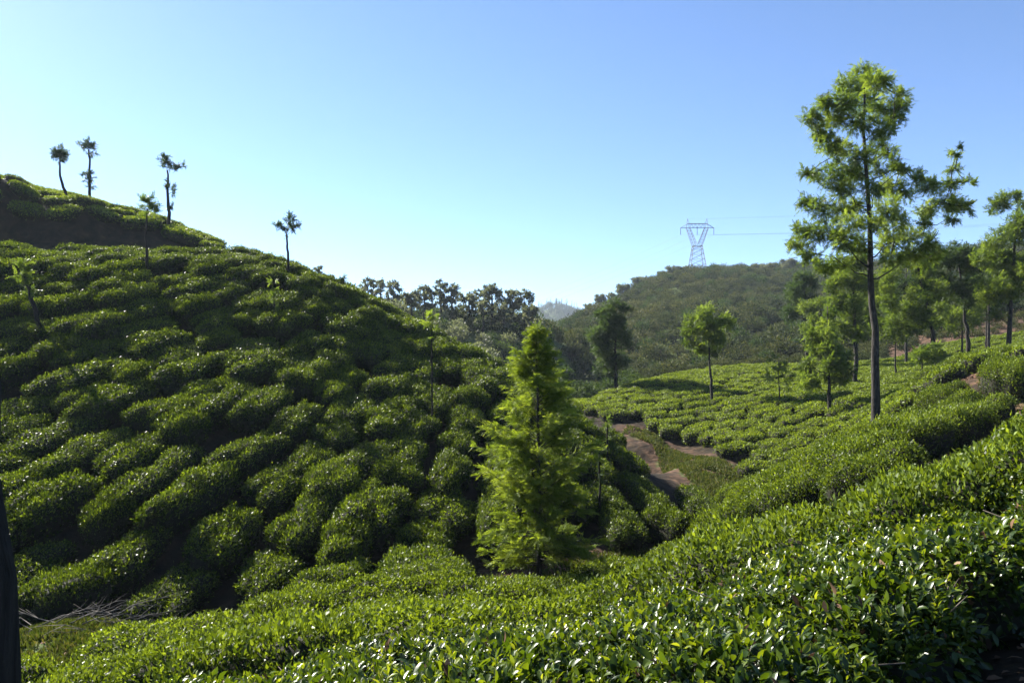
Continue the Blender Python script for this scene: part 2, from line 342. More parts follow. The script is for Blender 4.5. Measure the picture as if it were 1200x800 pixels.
# ------------------------------------------------------------------ tea bushes
def dome(a, b, h, nt_=36, ns=10, n=3.2, amp=.07, seed=0):
    """a clipped bush: flat-topped rounded box, a lobed outline; quads"""
    r = np.random.default_rng(seed)
    th = np.linspace(0, 2*math.pi, nt_, endpoint=False); s = np.linspace(0, 1, ns+1)
    ph = (s*math.pi/2)[:, None]; T = th[None]
    dx, dy, dz = np.sin(ph)*np.cos(T), np.sin(ph)*np.sin(T), np.cos(ph)*np.ones_like(T)
    k = 1/((abs(dx)**2.5+abs(dy)**2.5)**(n/2.5)+abs(dz)**n+1e-9)**(1/n)
    w_ = sum(amp/(j**.6)*np.sin(j*T+r.uniform(0, 7)+ph*r.uniform(-2, 2)) for j in (2, 3, 4, 5, 7))
    k = k*(1+w_*np.sin(ph)**.8)
    z = dz*k*h; tuck = 1-.28*np.clip(1-z/h, 0, 1)**2
    x = dx*k*a*tuck; y = dy*k*b*tuck
    z = z*(1+.05*np.sin(x*4+r.uniform(0, 6))*np.sin(y*4+r.uniform(0, 6)))-.12
    V = np.stack([x, y, z], -1).reshape(-1, 3)
    id_ = np.arange((ns+1)*nt_).reshape(ns+1, nt_); F = []
    nx = np.roll(id_, -1, 1)
    F = np.stack([id_[:-1], id_[1:], nx[1:], nx[:-1]], -1).reshape(-1, 4)
    return V, F
def surf_samples(V, F, n, r):
    A, B, C, D = (V[F[:, i]] for i in range(4))
    nr = np.cross(C-A, D-B); ar = np.linalg.norm(nr, axis=1); nr = norm(nr)
    i = r.choice(len(F), n, p=ar/ar.sum())
    u, v = r.random((2, n, 1))
    p = (A[i]*(1-u)+B[i]*u)*(1-v)+(D[i]*(1-u)+C[i]*u)*v
    return p, nr[i]
def bush_mesh(name, a, b, h, n, ls, tpl=(LEAF1, LEAF1F), seed=0, amp=.07, mats=('tea',), nexp=3.2, jit=.05, tadd=.0):
    r = np.random.default_rng(seed)
    V, F = dome(a, b, h, seed=seed, amp=amp, n=nexp)
    p, nr = surf_samples(V, F, n, r)
    if nr[:, 2].mean() < 0: nr = -nr
    kk = (p[:, 2] > .55*h) | (r.random(n) < .25); p, nr = p[kk], nr[kk]; n = len(p)
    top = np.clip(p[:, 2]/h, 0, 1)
    p = p+nr*(r.normal(size=(n, 1))*jit+jit*.3)
    t = nr*.45+np.array([0, 0, .55])+r.normal(size=(n, 3))*.55
    nn = nr*.8+np.array([0, 0, .25])+r.normal(size=(n, 3))*.55
    V2, F2 = scatter(*tpl, p, frames(t, nn), ls*(.65+.6*r.random(n)))
    k = len(tpl[1])
    tint = np.repeat(np.clip(.16+tadd+.42*top**1.5+r.normal(size=n)*.2, 0, 1), k)  # young tops lighter; lit tops and shaded sides also painted into the tint
    # a few shoots stand proud of the table
    core = V*np.array([.94, .94, .95])  # solid core in the shade-darkened twig colour, showing low on the sides
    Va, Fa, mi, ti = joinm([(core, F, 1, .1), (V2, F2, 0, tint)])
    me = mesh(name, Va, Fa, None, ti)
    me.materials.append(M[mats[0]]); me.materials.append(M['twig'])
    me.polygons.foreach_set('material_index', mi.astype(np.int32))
    return me
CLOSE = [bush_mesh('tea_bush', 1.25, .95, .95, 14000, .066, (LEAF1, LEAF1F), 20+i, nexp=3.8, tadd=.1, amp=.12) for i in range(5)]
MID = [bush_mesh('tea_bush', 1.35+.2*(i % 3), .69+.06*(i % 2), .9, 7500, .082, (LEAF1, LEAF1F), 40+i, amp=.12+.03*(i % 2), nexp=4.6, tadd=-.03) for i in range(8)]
FAR = [bush_mesh('tea_bush', .92+.08*(i % 2), .68, .75, 1800, .12, (LEAF1, LEAF1F), 60+i, nexp=5, jit=.035, tadd=.26) for i in range(6)]  # tint offsets paint sunlit slopes brighter and the shaded left hill darker

BUSH = []   # x, y, rotation, scale x, y, z, set, patch
def rows_fan(Q, patch, st, c0, c1, dc, y0, y1, slope, dl, sc, hs=1.0, keep=1.0):
    c = c0
    while c < c1:
        s = slope(c); y = y0+rng.random()*dl
        while y < y1:
            x = c+(y-y0)*s+rng.normal()*.13
            l = dl*(.72+.6*rng.random())/math.hypot(1, s)
            if inside(Q, np.array([x]), np.array([y]))[0] and rng.random() < keep:
                BUSH.append([x, y, math.atan2(1, s)+rng.normal()*.1, sc*l/dl*math.hypot(1, s)*(.94+.12*rng.random()), sc*(.8+.36*rng.random())*(1.06 if c > -9 else 1), hs*(.8+.4*rng.random())*(1.05 if c > -9 else 1), st, patch])
            y += l
        c += dc*(1.14 if c > -9 else 1)*(.84+.26*rng.random()+(.25 if rng.random() < .15 else 0))
def rows_flat(Q, patch, st, ang, du, dv, sx, sy, hs=1.0, bend=0.0, keep=1.0, jit=.12):
    ca, sa = math.cos(ang), math.sin(ang); cx, cy = Q.mean(0)
    e = np.abs(Q-Q.mean(0)).max()*1.6; k = int(e/dv)+1
    for j in range(-k, k+1):
        u = -e+rng.random()*du
        while u < e:
            l = du*(.75+.5*rng.random()); uc = u+l/2
            v = j*dv+bend*uc*uc/e+rng.normal()*jit*dv+.25*dv*math.sin(uc*.35+j*.1)
            x = cx+uc*ca-v*sa; y = cy+uc*sa+v*ca
            if inside(Q, np.array([x]), np.array([y]))[0] and rng.random() < keep:
                BUSH.append([x, y, ang+2*bend*uc/e+rng.normal()*.06, sx*l/du, sy*(.93+.16*rng.random()), hs*(.9+.2*rng.random()), st, patch])
            u += l
QA = poly((-150, 18.2), (20, 18.2), (200, 18.0), (300, 18.0), (400, 18.7), (500, 19.9), (560, 21.5), (600, 23.2), (690, 24.2), (780, 25.3), (838, 28.6), (828, 31), (750, 34.5), (680, 38), (600, 42), (500, 46), (400, 47), (270, 47), (150, 49), (0, 50), (-150, 50))
rows_fan(QA, 'left hill', 0, -46, 9, 1.86, 18.0, 51, lambda c: float(np.interp(c, [-30, -16, -6, 6], [.6, .40, .13, -.12])), 2.35, 1.0, keep=.95)
QB = poly((-150, 54.9), (0, 54.9), (60, 55.4), (100, 56.3), (170, 57.2), (250, 57.2), (279, 58), (275, 62), (200, 68), (100, 74), (0, 78), (-150, 80))
rows_flat(QB, 'upper hill', 2, R(15), 2.3, 1.75, 1.18, 1.15, 1.0)
QC = poly((-80, 11.3), (30, 11.8), (120, 12.8), (200, 13.8), (300, 15.3), (400, 16.8), (500, 18.5), (570, 20), (610, 21), (700, 21.5), (780, 22.4), (830, 22.6), (870, 19.5), (880, 15), (860, 11), (760, 8.6), (600, 7), (450, 6), (250, 5.6), (-80, 8))
rows_flat(QC, 'lit slope', 1, R(28), 2.3, 1.7, 1.0, .95, .95, keep=.97)
QD = poly((668, 62), (690, 54), (740, 53), (780, 50.5), (860, 42), (892, 38.2), (900, 34), (960, 32), (1030, 32), (1110, 33), (1180, 34.5), (1300, 36), (1320, 80), (1100, 90), (950, 82), (850, 78), (760, 70))
rows_flat(QD, 'right field', 2, R(20), 2.0, 1.6, 1.1, 1.1, 1.0, bend=.12)
QE = poly((835, 22.5), (850, 29), (868, 32), (895, 33.5), (960, 31.5), (1110, 31.8), (1130, 31), (1190, 29.3), (1290, 29), (1290, 28.5), (1200, 27.6), (1192, 27), (1196, 24), (1180, 21.6), (1150, 20.2), (1100, 19.8), (1070, 19.2), (1068, 17), (1082, 15), (1075, 13.8), (870, 13.8), (865, 15.5), (860, 19.5))
rows_flat(QE, 'spur', 1, R(40), 2.3, 1.75, 1.0, .97, 1.1)
QG = poly((1080, 39), (1120, 34.6), (1300, 34.3), (1330, 37), (1090, 43))
rows_flat(QG, 'upper hedge', 1, R(10), 2.2, 1.4, 1.05, 1.0, 1.0)
QF = poly((850, 10.8), (900, 11.8), (1000, 12.0), (1080, 12.0), (1150, 13.0), (1210, 15.5), (1360, 16.5), (1360, 7.2), (1200, 7), (1000, 7), (800, 7), (760, 8.4))
rows_flat(QF, 'near bank', 1, R(25), 1.9, 1.4, .95, .95, .95)
B = BUSH
bx = np.array([b[0] for b in B]); by = np.array([b[1] for b in B])
bad = np.zeros(len(B), bool)
for q in BARE.values():
    for k in range(8): bad |= inside(q, bx+.55*math.cos(k*.785), by+.55*math.sin(k*.785))
ox, oy, _ = at(632, 20)
bad |= (abs(bx-ox) < .95) & (by < oy+.6) & (by > oy-1.5)
B = [b for b, k in zip(B, bad) if not k]
bx = np.array([b[0] for b in B]); by = np.array([b[1] for b in B])
edge = inside(BARE['red_track'], bx, by-1.5) | inside(BARE['red_track'], bx, by-1.0) | inside(BARE['red_bank'], bx, by-1.4)
for b, e in zip(B, edge):
    if e: b[5] *= 1.15
bz = ground(bx, by)
bn = gnormal(bx, by, .6)
# what the camera sees of each: line of sight over the ground
hs_ = np.array([(.95, .85, .6)[b[6]]*b[5] for b in B]); top = bz+hs_
fr = np.linspace(.12, .97, 36)
los = np.ones(len(B), bool)
for f in fr: los &= ground(bx*f, by*f)+np.where(by*f > 3.5, .55, 0) < top*f+.35
px = 600+FPX*bx/by; py = HY-FPX*top/by
vis = los & (px > -25) & (px < 1225) & (py < 830)
size = np.array([b[3]*b[4] for b in B])**.5/by*np.where(vis, 1, 0)
order = np.argsort(-size); solo = set(order[:284].tolist())
SETS = (MID, CLOSE, FAR)
def euler_of(n_, rot, k=.75):
    n_ = norm(n_*np.array([k, k, 1]))
    q = Vector((0, 0, 1)).rotation_difference(Vector(n_)).to_matrix() @ Matrix.Rotation(rot, 3, 'Z')
    return q.to_euler()
rest = []; SOLO = []
for i, b in enumerate(B):
    e = euler_of(bn[i], b[2])
    st = b[6]
    if st == 0 and by[i] > 50: st_ = 0
    if i in solo:
        me = SETS[st][i % len(SETS[st])]
        o = link('tea_bush', me, None, (bx[i], by[i], bz[i])); o.rotation_euler = e; o.scale = (b[3], b[4], b[5])
        SOLO.append((o, b, px[i], py[i], by[i], size[i]))
    else: rest.append((bx[i], by[i], bz[i], e, b))
print('bushes', len(B), 'solo', len(SOLO), 'visible', int(vis.sum()))

def gn_stuff(name, pts, eul, scl, idx_, meshes, label=None, cat=None):
    """one object whose geometry nodes set shared meshes out on its points"""
    me = bpy.data.meshes.new(name); n = len(pts)
    me.vertices.add(n); me.vertices.foreach_set('co', np.asarray(pts, np.float32).ravel())
    a = me.attributes.new('rot', 'FLOAT_VECTOR', 'POINT'); a.data.foreach_set('vector', np.asarray(eul, np.float32).ravel())
    a = me.attributes.new('scl', 'FLOAT_VECTOR', 'POINT'); a.data.foreach_set('vector', np.asarray(scl, np.float32).ravel())
    a = me.attributes.new('pick', 'INT', 'POINT'); a.data.foreach_set('value', np.asarray(idx_, np.int32))
    o = link(name, me)
    ng = bpy.data.node_groups.new(name, 'GeometryNodeTree')
    ng.interface.new_socket('Geometry', in_out='INPUT', socket_type='NodeSocketGeometry')
    ng.interface.new_socket('Geometry', in_out='OUTPUT', socket_type='NodeSocketGeometry')
    N, L = ng.nodes, ng.links
    gi = N.new('NodeGroupInput'); go = N.new('NodeGroupOutput'); jn = N.new('GeometryNodeJoinGeometry')
    for k, m_ in enumerate(meshes):
        src = bpy.data.objects.new(name+'_piece', m_)
        oi = N.new('GeometryNodeObjectInfo'); oi.inputs['Object'].default_value = src; oi.inputs['As Instance'].default_value = True
        L.new(oi.outputs['Geometry'], jn.inputs[0])
    ip = N.new('GeometryNodeInstanceOnPoints'); ip.inputs['Pick Instance'].default_value = True
    L.new(gi.outputs[0], ip.inputs['Points']); L.new(jn.outputs[0], ip.inputs['Instance'])
    for nm, ty, sk in (('rot', 'FLOAT_VECTOR', 'Rotation'), ('scl', 'FLOAT_VECTOR', 'Scale'), ('pick', 'INT', 'Instance Index')):
        na = N.new('GeometryNodeInputNamedAttribute'); na.data_type = ty; na.inputs['Name'].default_value = nm
        s_ = [q for q in na.outputs if q.enabled and q.name == 'Attribute'][0]
        if nm == 'rot':
            er = N.new('FunctionNodeEulerToRotation'); L.new(s_, er.inputs[0]); s_ = er.outputs[0]
        L.new(s_, ip.inputs[sk])
    L.new(ip.outputs[0], go.inputs[0])
    md = o.modifiers.new('spread', 'NODES'); md.node_group = ng
    return tag(o, label, cat, kind='stuff')
for st in (0, 1, 2):
    rr = [r for r in rest if r[4][6] == st]
    if rr:
        gn_stuff('tea_shrubbery', [r[:3] for r in rr], [tuple(r[3]) for r in rr], [(r[4][3], r[4][4], r[4][5]) for r in rr],
                 rng.integers(0, len(SETS[st]), len(rr)), SETS[st],
                 ('smaller and half hidden dark tea bushes over the left hills', 'remaining bright tea bushes between the named ones on the near slopes', 'sunlit low tea bushes tiling the far right field')[st], 'tea bushes')
# ------------------------------------------------------------------ the near hedge: bushes whose leaves show one by one
def shoot_template(r):
    V, F = [], []
    a, f = tube_arr([[0, 0, 0], [.01, .5, 0], [0, 1.0, .03]], [.022, .018, .01], 4)
    V.append(a); F.append(f); o = len(a)
    for k in range(5):
        y = .35+.16*k; az = k*2.4+r.random(); up = .3+.18*k
        d = np.array([[math.cos(az)*math.cos(up), math.sin(up), math.sin(az)*math.cos(up)]])
        nn = np.array([[0, 1., 0]])+r.normal(size=(1, 3))*.2
        v, g = scatter(LEAF3, LEAF3F, np.array([[0, y, 0]]), frames(d, nn), np.array([.62-.07*k]))
        V.append(v); F.append(g+o); o += len(v)
    return np.vstack(V), np.vstack(F)
def near_bush(seed, a, b, h, n):
    r = np.random.default_rng(seed)
    V, F = dome(a, b, h, seed=seed, amp=.06, n=3.4)
    p, nr = surf_samples(V, F, n, r)
    if nr[:, 2].mean() < 0: nr = -nr
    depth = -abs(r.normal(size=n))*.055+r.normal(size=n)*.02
    lo = p[:, 2] < .45*h
    kk = ~lo | (r.random(n) < .3); p, nr, depth, lo = p[kk], nr[kk], depth[kk], lo[kk]; n = len(p)
    p = p+nr*depth[:, None]
    t = nr*.4+np.array([0, 0, .35])+r.normal(size=(n, 3))*.6
    t[lo] = nr[lo]*.7+r.normal(size=(lo.sum(), 3))*.5-np.array([0, 0, .2])
    nn = nr*.5+np.array([0, 0, .7])+r.normal(size=(n, 3))*.5
    V2, F2 = scatter(LEAF3, LEAF3F, p, frames(t, nn), np.clip(r.normal(.062, .016, n), .028, .11))
    hole = np.sin(p[:, 0]*9+seed)*np.sin(p[:, 1]*8+seed*2)+r.normal(size=n)*.3
    brown = (r.random(n) < .018) | ((hole > .95) & (r.random(n) < .4))
    kf = ~((hole < -.85) & (r.random(n) < .75))
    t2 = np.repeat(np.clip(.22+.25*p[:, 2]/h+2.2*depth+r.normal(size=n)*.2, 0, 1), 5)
    F2 = F2.reshape(n, 5, 4); mi2 = np.repeat(brown[kf].astype(int), 5); t2 = t2.reshape(n, 5)[kf].ravel(); F2 = F2[kf].reshape(-1, 4)
    parts = [(V2, F2, 0, t2)]
    for k in range(3):
        T, TF = shoot_template(r); m = int(n*.035)
        q, nq = surf_samples(V, F, m, r)
        if nq[:, 2].mean() < 0: nq = -nq
        ok = q[:, 2] > .3*h; q, nq = q[ok], nq[ok]; m = len(q)
        d = nq*.5+np.array([0, 0, .9])+r.normal(size=(m, 3))*.3
        v, f = scatter(T, TF, q-nq*.07, frames(d, r.normal(size=(m, 3))), r.uniform(.07, .14, m))
        parts.append((v, f, 0, np.repeat(np.clip(.62+r.normal(size=m)*.2, 0, 1), len(TF))))
    Va, Fa, mi, ti = joinm(parts); mi[:len(mi2)] = mi2
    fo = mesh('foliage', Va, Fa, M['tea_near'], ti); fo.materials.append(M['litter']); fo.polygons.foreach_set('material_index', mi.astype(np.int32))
    tubes = []
    for k in range(16):
        az = k*2.4+r.random(); rr = r.uniform(.45, .86)
        tip = np.array([a*rr*math.cos(az), b*rr*math.sin(az), h*r.uniform(.45, .78)])
        b0 = np.array([r.normal()*.07, r.normal()*.07, -.1])
        mid = b0*.5+tip*.5+np.array([0, 0, -.12])+r.normal(size=3)*.04
        tubes.append(tube_arr([b0, mid, tip], [.022, .014, .005], 4))
        for q in range(3):
            e = tip+np.array([r.normal()*.12, r.normal()*.12, r.uniform(-.05, .08)])
            tubes.append(tube_arr([mid*.4+tip*.6, (mid*.2+tip*.5+e*.3), e], [.008, .006, .003], 4))
    stm = mesh('stem', *merge(tubes), M['stem'])
    core = V*np.array([.80, .80, .84]); cm = mesh('twig_shade_core', core, F, M['twig'])  # solid core, twig colour with painted shade behind the leaves
    return fo, stm, cm
NEARSET = [near_bush(300+i, (.95, .8, .9, .75)[i], (.75, .8, .68, .72)[i], .72, 9300) for i in range(4)]
NEAR_PTS = []
for (x, y, rot, sc, k) in [
    (-2.15, 5.0, .5, .95, 0), (-1.15, 4.1, .5, .95, 1), (-.1, 3.55, .35, 1.0, 2), (.95, 3.75, .25, 1.0, 0), (2.0, 4.6, .5, 1.0, 3), (3.1, 5.3, .3, 1.05, 1), (4.4, 5.6, .4, 1.05, 2),
    (-1.0, 5.5, .4, 1.0, 2), (.15, 4.9, .3, 1.05, 3), (1.25, 5.2, .4, 1.05, 1), (2.35, 6.1, .5, 1.05, 2), (3.6, 6.8, .4, 1.1, 0), (5.0, 7.0, .4, 1.1, 3),
    (.1, 6.35, .5, 1.05, 0), (1.35, 6.7, .5, 1.05, 3), (2.6, 7.5, .4, 1.05, 1), (3.9, 8.2, .4, 1.05, 2), (5.3, 8.5, .4, 1.1, 0), (6.4, 7.6, .4, 1.1, 1)]:
    NEAR_PTS.append((x, y, rot, sc, k))
NEAR_LABELS = [
 'close glossy tea bush at the bottom left of the hedge', 'close tea bush beside the bottom left one, pale shiny leaves facing the gully',
 'large-leaved tea bush at the bottom centre, nearest to the viewer', 'tea bush right of the bottom centre with dark open lower twigs',
 'tea bush whose dark side drops to the littered ground at the lower right', 'tea bush over the black gap near the right edge', 'tea bush at the far right edge, its foot in deep shade',
 'second-rank tea bush at the left end of the hedge, against the lit slope', 'tea bush in the second rank, straight behind the bottom centre bush', 'bright tea bush in the middle of the near hedge, below the spur of terraces',
 'bright second-rank tea bush just above the dark side at lower right', 'flat bright tea bush of the second rank near the right edge', 'flat tea bush of the second rank cut by the right edge',
 'tea bush in the back rank of the hedge, nearest to the young feathery tree', 'tea bush in the back rank below the rounded hump of the spur', 'tea bush in the back rank under the small bare red patch',
 'tea bush in the back rank below the tall tree', 'tea bush in the back rank below the red track', 'rearmost tea bush of the hedge at the right edge']
for i, (x, y, rot, sc, k) in enumerate(NEAR_PTS):
    z = gz(x, y); n_ = gnormal(np.array([x]), np.array([y]), .5)[0]
    r_ = empty('tea_bush', (x, y, z), NEAR_LABELS[i], 'tea bush', 'close tea bushes of the near hedge')
    r_.rotation_euler = euler_of(n_, rot+(0 if i % 2 else math.pi), .5); r_.scale = (sc, sc, 1.0)
    for nm, me in zip(('foliage', 'stem', 'twig_shade_core'), NEARSET[k]): link(nm, me, r_)

# ------------------------------------------------------------------ trees
def spray_mesh(name, pos, d, nn, L, tint, mat, r, tset=SPRAYS):
    parts = []
    pick = r.integers(0, len(tset), len(pos))
    for k, (T, TF) in enumerate(tset):
        m = pick == k
        if m.any():
            v, f = scatter(T, TF, pos[m], frames(d[m], nn[m]), L[m]); parts.append((v, f, 0, np.repeat(tint[m], len(TF))))
    V, F, _, t = joinm(parts)
    return mesh(name, V, F, mat, t)
def tree(name, loc, trunk, rad, clumps, label, cat='tree', group=None, mat='oak', bark='bark', dens=150, L=.34, upb=.25, flat=.8, seed=0, limbs=True, nlimb=400, leafy=None, sep=False):
    """trunk: points relative to loc; clumps: (x, y, z, r) relative to loc"""
    r = np.random.default_rng(seed)
    root = empty(name, loc, label, cat, group)
    trunk = np.array(trunk, float)
    # refine the trunk with a little wander
    m = 14; s = np.linspace(0, len(trunk)-1, m); tp = np.column_stack([np.interp(s, range(len(trunk)), trunk[:, k]) for k in range(3)])
    wob = rad[0]*.22; tp[1:-1] += r.normal(size=(m-2, 3))*wob*np.array([1, 1, .2])
    rr = np.interp(s, [0, 1.2, len(trunk)-1], [rad[0]*1.25, rad[0]*.92, rad[1]]) if len(trunk) > 2 else np.linspace(rad[0]*1.15, rad[1], m)
    tb = [tube_arr(tp, rr, 6)]
    C = np.array(clumps, float)
    limb_tubes = []
    if limbs:
        Hd = np.array([math.hypot(c[0]-np.interp(c[2], tp[:, 2], tp[:, 0]), c[1]-np.interp(c[2], tp[:, 2], tp[:, 1])) for c in C])
        od = np.argsort(Hd); done = []
        for ii in od:
            c = C[ii]; hd = Hd[ii]
            z0 = min(max(c[2]-hd*.55-.1*c[3], tp[0, 2]+.18*(tp[-1, 2]-tp[0, 2])), tp[-1, 2])
            p0 = np.array([np.interp(z0, tp[:, 2], tp[:, 0]), np.interp(z0, tp[:, 2], tp[:, 1]), z0])
            r0 = min(rad[0]*.33, .32*np.interp(z0, tp[:, 2], rr)+.004*hd)
            for jj in done:
                dj = np.linalg.norm(C[jj][:3]-c[:3])
                if Hd[jj] > .25*hd and dj < .75*np.linalg.norm(p0-c[:3]) and C[jj][2] < c[2]+.6*dj:
                    p0 = C[jj][:3].copy(); r0 = .35*rad[0]*.45; break_d = dj
            done.append(ii)
            p3 = c[:3]; ln = np.linalg.norm(p3-p0); pm = p0*.5+p3*.5+np.array([0, 0, -.1*ln])+r.normal(size=3)*.07*ln
            limb_tubes.append(tube_arr([p0, p0*.6+pm*.4+r.normal(size=3)*.03*ln, pm, pm*.4+p3*.6+r.normal(size=3)*.03*ln, p3], [r0, r0*.8, r0*.6, r0*.42, r0*.22], 4 if not sep else 6))
            for q in range(3):
                e = c[:3]+norm(r.normal(size=3))*c[3]*.8
                limb_tubes.append(tube_arr([pm*.3+p3*.7, p3*.5+e*.5+r.normal(size=3)*.03, e], [r0*.3, r0*.2, r0*.08], 4))
    if sep:
        t_o = link('trunk', mesh('trunk', *tb[0], M[bark], smooth=True), root)
        big = sorted(range(0, len(limb_tubes), 4), key=lambda i: -np.ptp(limb_tubes[i][0][:, :2], axis=0).sum())[:14]
        for i in big: link('limb', mesh('limb', *limb_tubes[i], M[bark], smooth=True), t_o)
        small = [t for i, t in enumerate(limb_tubes) if i not in big]
        if small:
            ts = link('twigs', mesh('twigs', *merge(small), M[bark]), root); 
    else:
        tubes4 = tb+limb_tubes
        link('trunk', mesh('trunk', *merge(tubes4), M[bark], smooth=True), root)
    ps, ds, ts = [], [], []
    for c in C:
        n = max(3, int(dens*c[3]**1.6*(.8+.4*r.random())/L**.6))
        k = max(3, int(n/9))
        hub = norm(r.normal(size=(k, 3)))*c[3]*1.0*r.random((k, 1))**.45
        hub[:, 2] *= flat
        i = r.integers(0, k, n)
        q = hub[i]+r.normal(size=(n, 3))*c[3]*.2
        d = norm(q)*.45+norm(hub[i])*.25+np.array([0, 0, upb])+r.normal(size=(n, 3))*.55
        ps.append(q+c[:3]-norm(d)*L*.35); ds.append(d); ts.append(np.clip(.45+(r.random()-.5)*.5+r.normal(size=n)*.16, 0, 1))
    ps, ds, ts = np.vstack(ps), np.vstack(ds), np.concatenate(ts); n = len(ps)
    nn = np.array([0, 0, 1.])+r.normal(size=(n, 3))*.45
    LL = L*(.7+.6*r.random(n))
    if leafy:
        v, f = scatter(LEAF1, LEAF1F, ps, frames(ds, nn), LL); me = mesh('crown', v, f, M[mat], ts)
    else: me = spray_mesh('crown', ps, ds, nn, LL, ts, M[mat], r)
    link('crown', me, root)
    return root
def pxc(lst, px0, D, loc, seed=0, depth=None):
    """clumps given as (column, row, radius) round a tree at distance D"""
    r = np.random.default_rng(seed); out = []
    for c in lst:
        x, y, z = P(c[0], c[1], D); rad = c[2]*D/FPX
        dd = c[3] if len(c) > 3 else r.normal()*(depth if depth else 1.0)
        k = (D+dd)/D
        out.append((x*k-loc[0], D+dd-loc[1], z*k-loc[2], rad))
    return out
def egg(cx, cy, hw, hh, n, rpx, seed, shape='egg'):
    r = np.random.default_rng(seed); out = []
    for i in range(n*6):
        if len(out) >= n: break
        u, v = r.uniform(-1, 1, 2); w_ = r.uniform(-1, 1)
        if shape == 'cone': lim = max(.1, (1-v)/2)**.8 if v > -.6 else 1-(-.6-v)*.8
        elif shape == 'umbrella': lim = math.sqrt(max(0, 1-v*v)) if v > 0 else 1+v*.9
        else: lim = math.sqrt(max(0, 1-v*v))
        if u*u+w_*w_ > lim*lim: continue
        out.append((cx+u*hw, cy-v*hh, rpx*r.uniform(.7, 1.3), w_))
    return out
def auto(px, D, top, crown, shape='egg', n=16, rpx=8, seed=0, lean=0, rad=.12, **kw):
    """crown = (cx, cy, half width, half height) in picture terms at this distance"""
    loc = at(px, D); cx, cy, hw, hh = crown
    cl = egg(cx, cy, hw, hh, n, rpx, seed, shape)
    hwm = hw*D/FPX
    C = [P(c[0], c[1], D)-np.array(loc) for c in cl]
    C = [(c[0], q[3]*hwm, c[2], q[2]*D/FPX) for c, q in zip(C, cl)]
    tp = P(cx, top+ (cy-top)*.25, D)-np.array(loc)
    mid = np.array([tp[0]*.45+lean*.3, 0, tp[2]*.5])
    return tree(loc=loc, trunk=[(0, 0, -.3), mid*.5+np.array([lean*.1, 0, 0]), mid, (tp[0], 0, tp[2])], rad=(rad, rad*.3), clumps=C, seed=seed, **kw)

# the tall silver oak on the right
D = 30; loc = at(1027, D)
TALL = [(1012, 90, 17), (1029, 96, 15), (995, 102, 15), (969, 122, 11), (949, 138, 12), (957, 150, 8), (1049, 110, 11), (1057, 122, 10), (989, 122, 15), (1015, 116, 18), (1035, 128, 16), (978, 142, 13), (1006, 142, 17),
 (1046, 142, 11), (1035, 153, 14), (972, 168, 14), (986, 176, 13), (960, 162, 8), (1029, 171, 12), (1008, 185, 13), (1041, 177, 9), (955, 202, 12), (943, 203, 7), (972, 208, 14), (986, 197, 14), (1006, 202, 14), (1029, 196, 14), (1049, 191, 10), (1058, 199, 9),
 (1044, 217, 15), (1021, 222, 13), (992, 222, 16), (1004, 240, 15), (943, 237, 10), (960, 245, 15), (978, 248, 16), (1044, 242, 15), (1064, 224, 13), (1078, 209, 11), (1092, 220, 13), (1107, 237, 14), (1121, 241, 12), (1134, 243, 7),
 (1116, 256, 7), (1114, 216, 9), (1130, 212, 6), (1138, 215, 5), (1118, 197, 7), (1121, 181, 6), (1123, 172, 4), (1087, 246, 12), (1084, 260, 8), (932, 284, 9), (949, 271, 15), (969, 271, 17), (989, 283, 17), (1008, 288, 16),
 (1046, 266, 16), (1041, 283, 16), (1068, 277, 14), (1087, 285, 12), (948, 298, 12), (965, 312, 12), (985, 308, 14), (1045, 302, 14), (1068, 298, 14), (1088, 303, 12), (941, 291, 8), (1000, 262, 14), (1025, 262, 12), (935, 268, 6), (1102, 292, 8)]
tw = lambda px, py, dy=0: tuple(np.array(P(px, py, D))-np.array(loc)+np.array([0, dy, 0]))
tree('silver_oak', loc, [(0, 0, -.3), tw(1026, 430), tw(1023, 350), tw(1019, 260), tw(1013, 170), tw(1013, 95)], (.15, .03), pxc(TALL, 1027, D, loc, 3, 1.0),
     'tallest tree, dark straight trunk and open crown, one long bough reaching right', mat='oak', dens=360, L=.25, seed=5, sep=True, upb=.15, flat=.7)

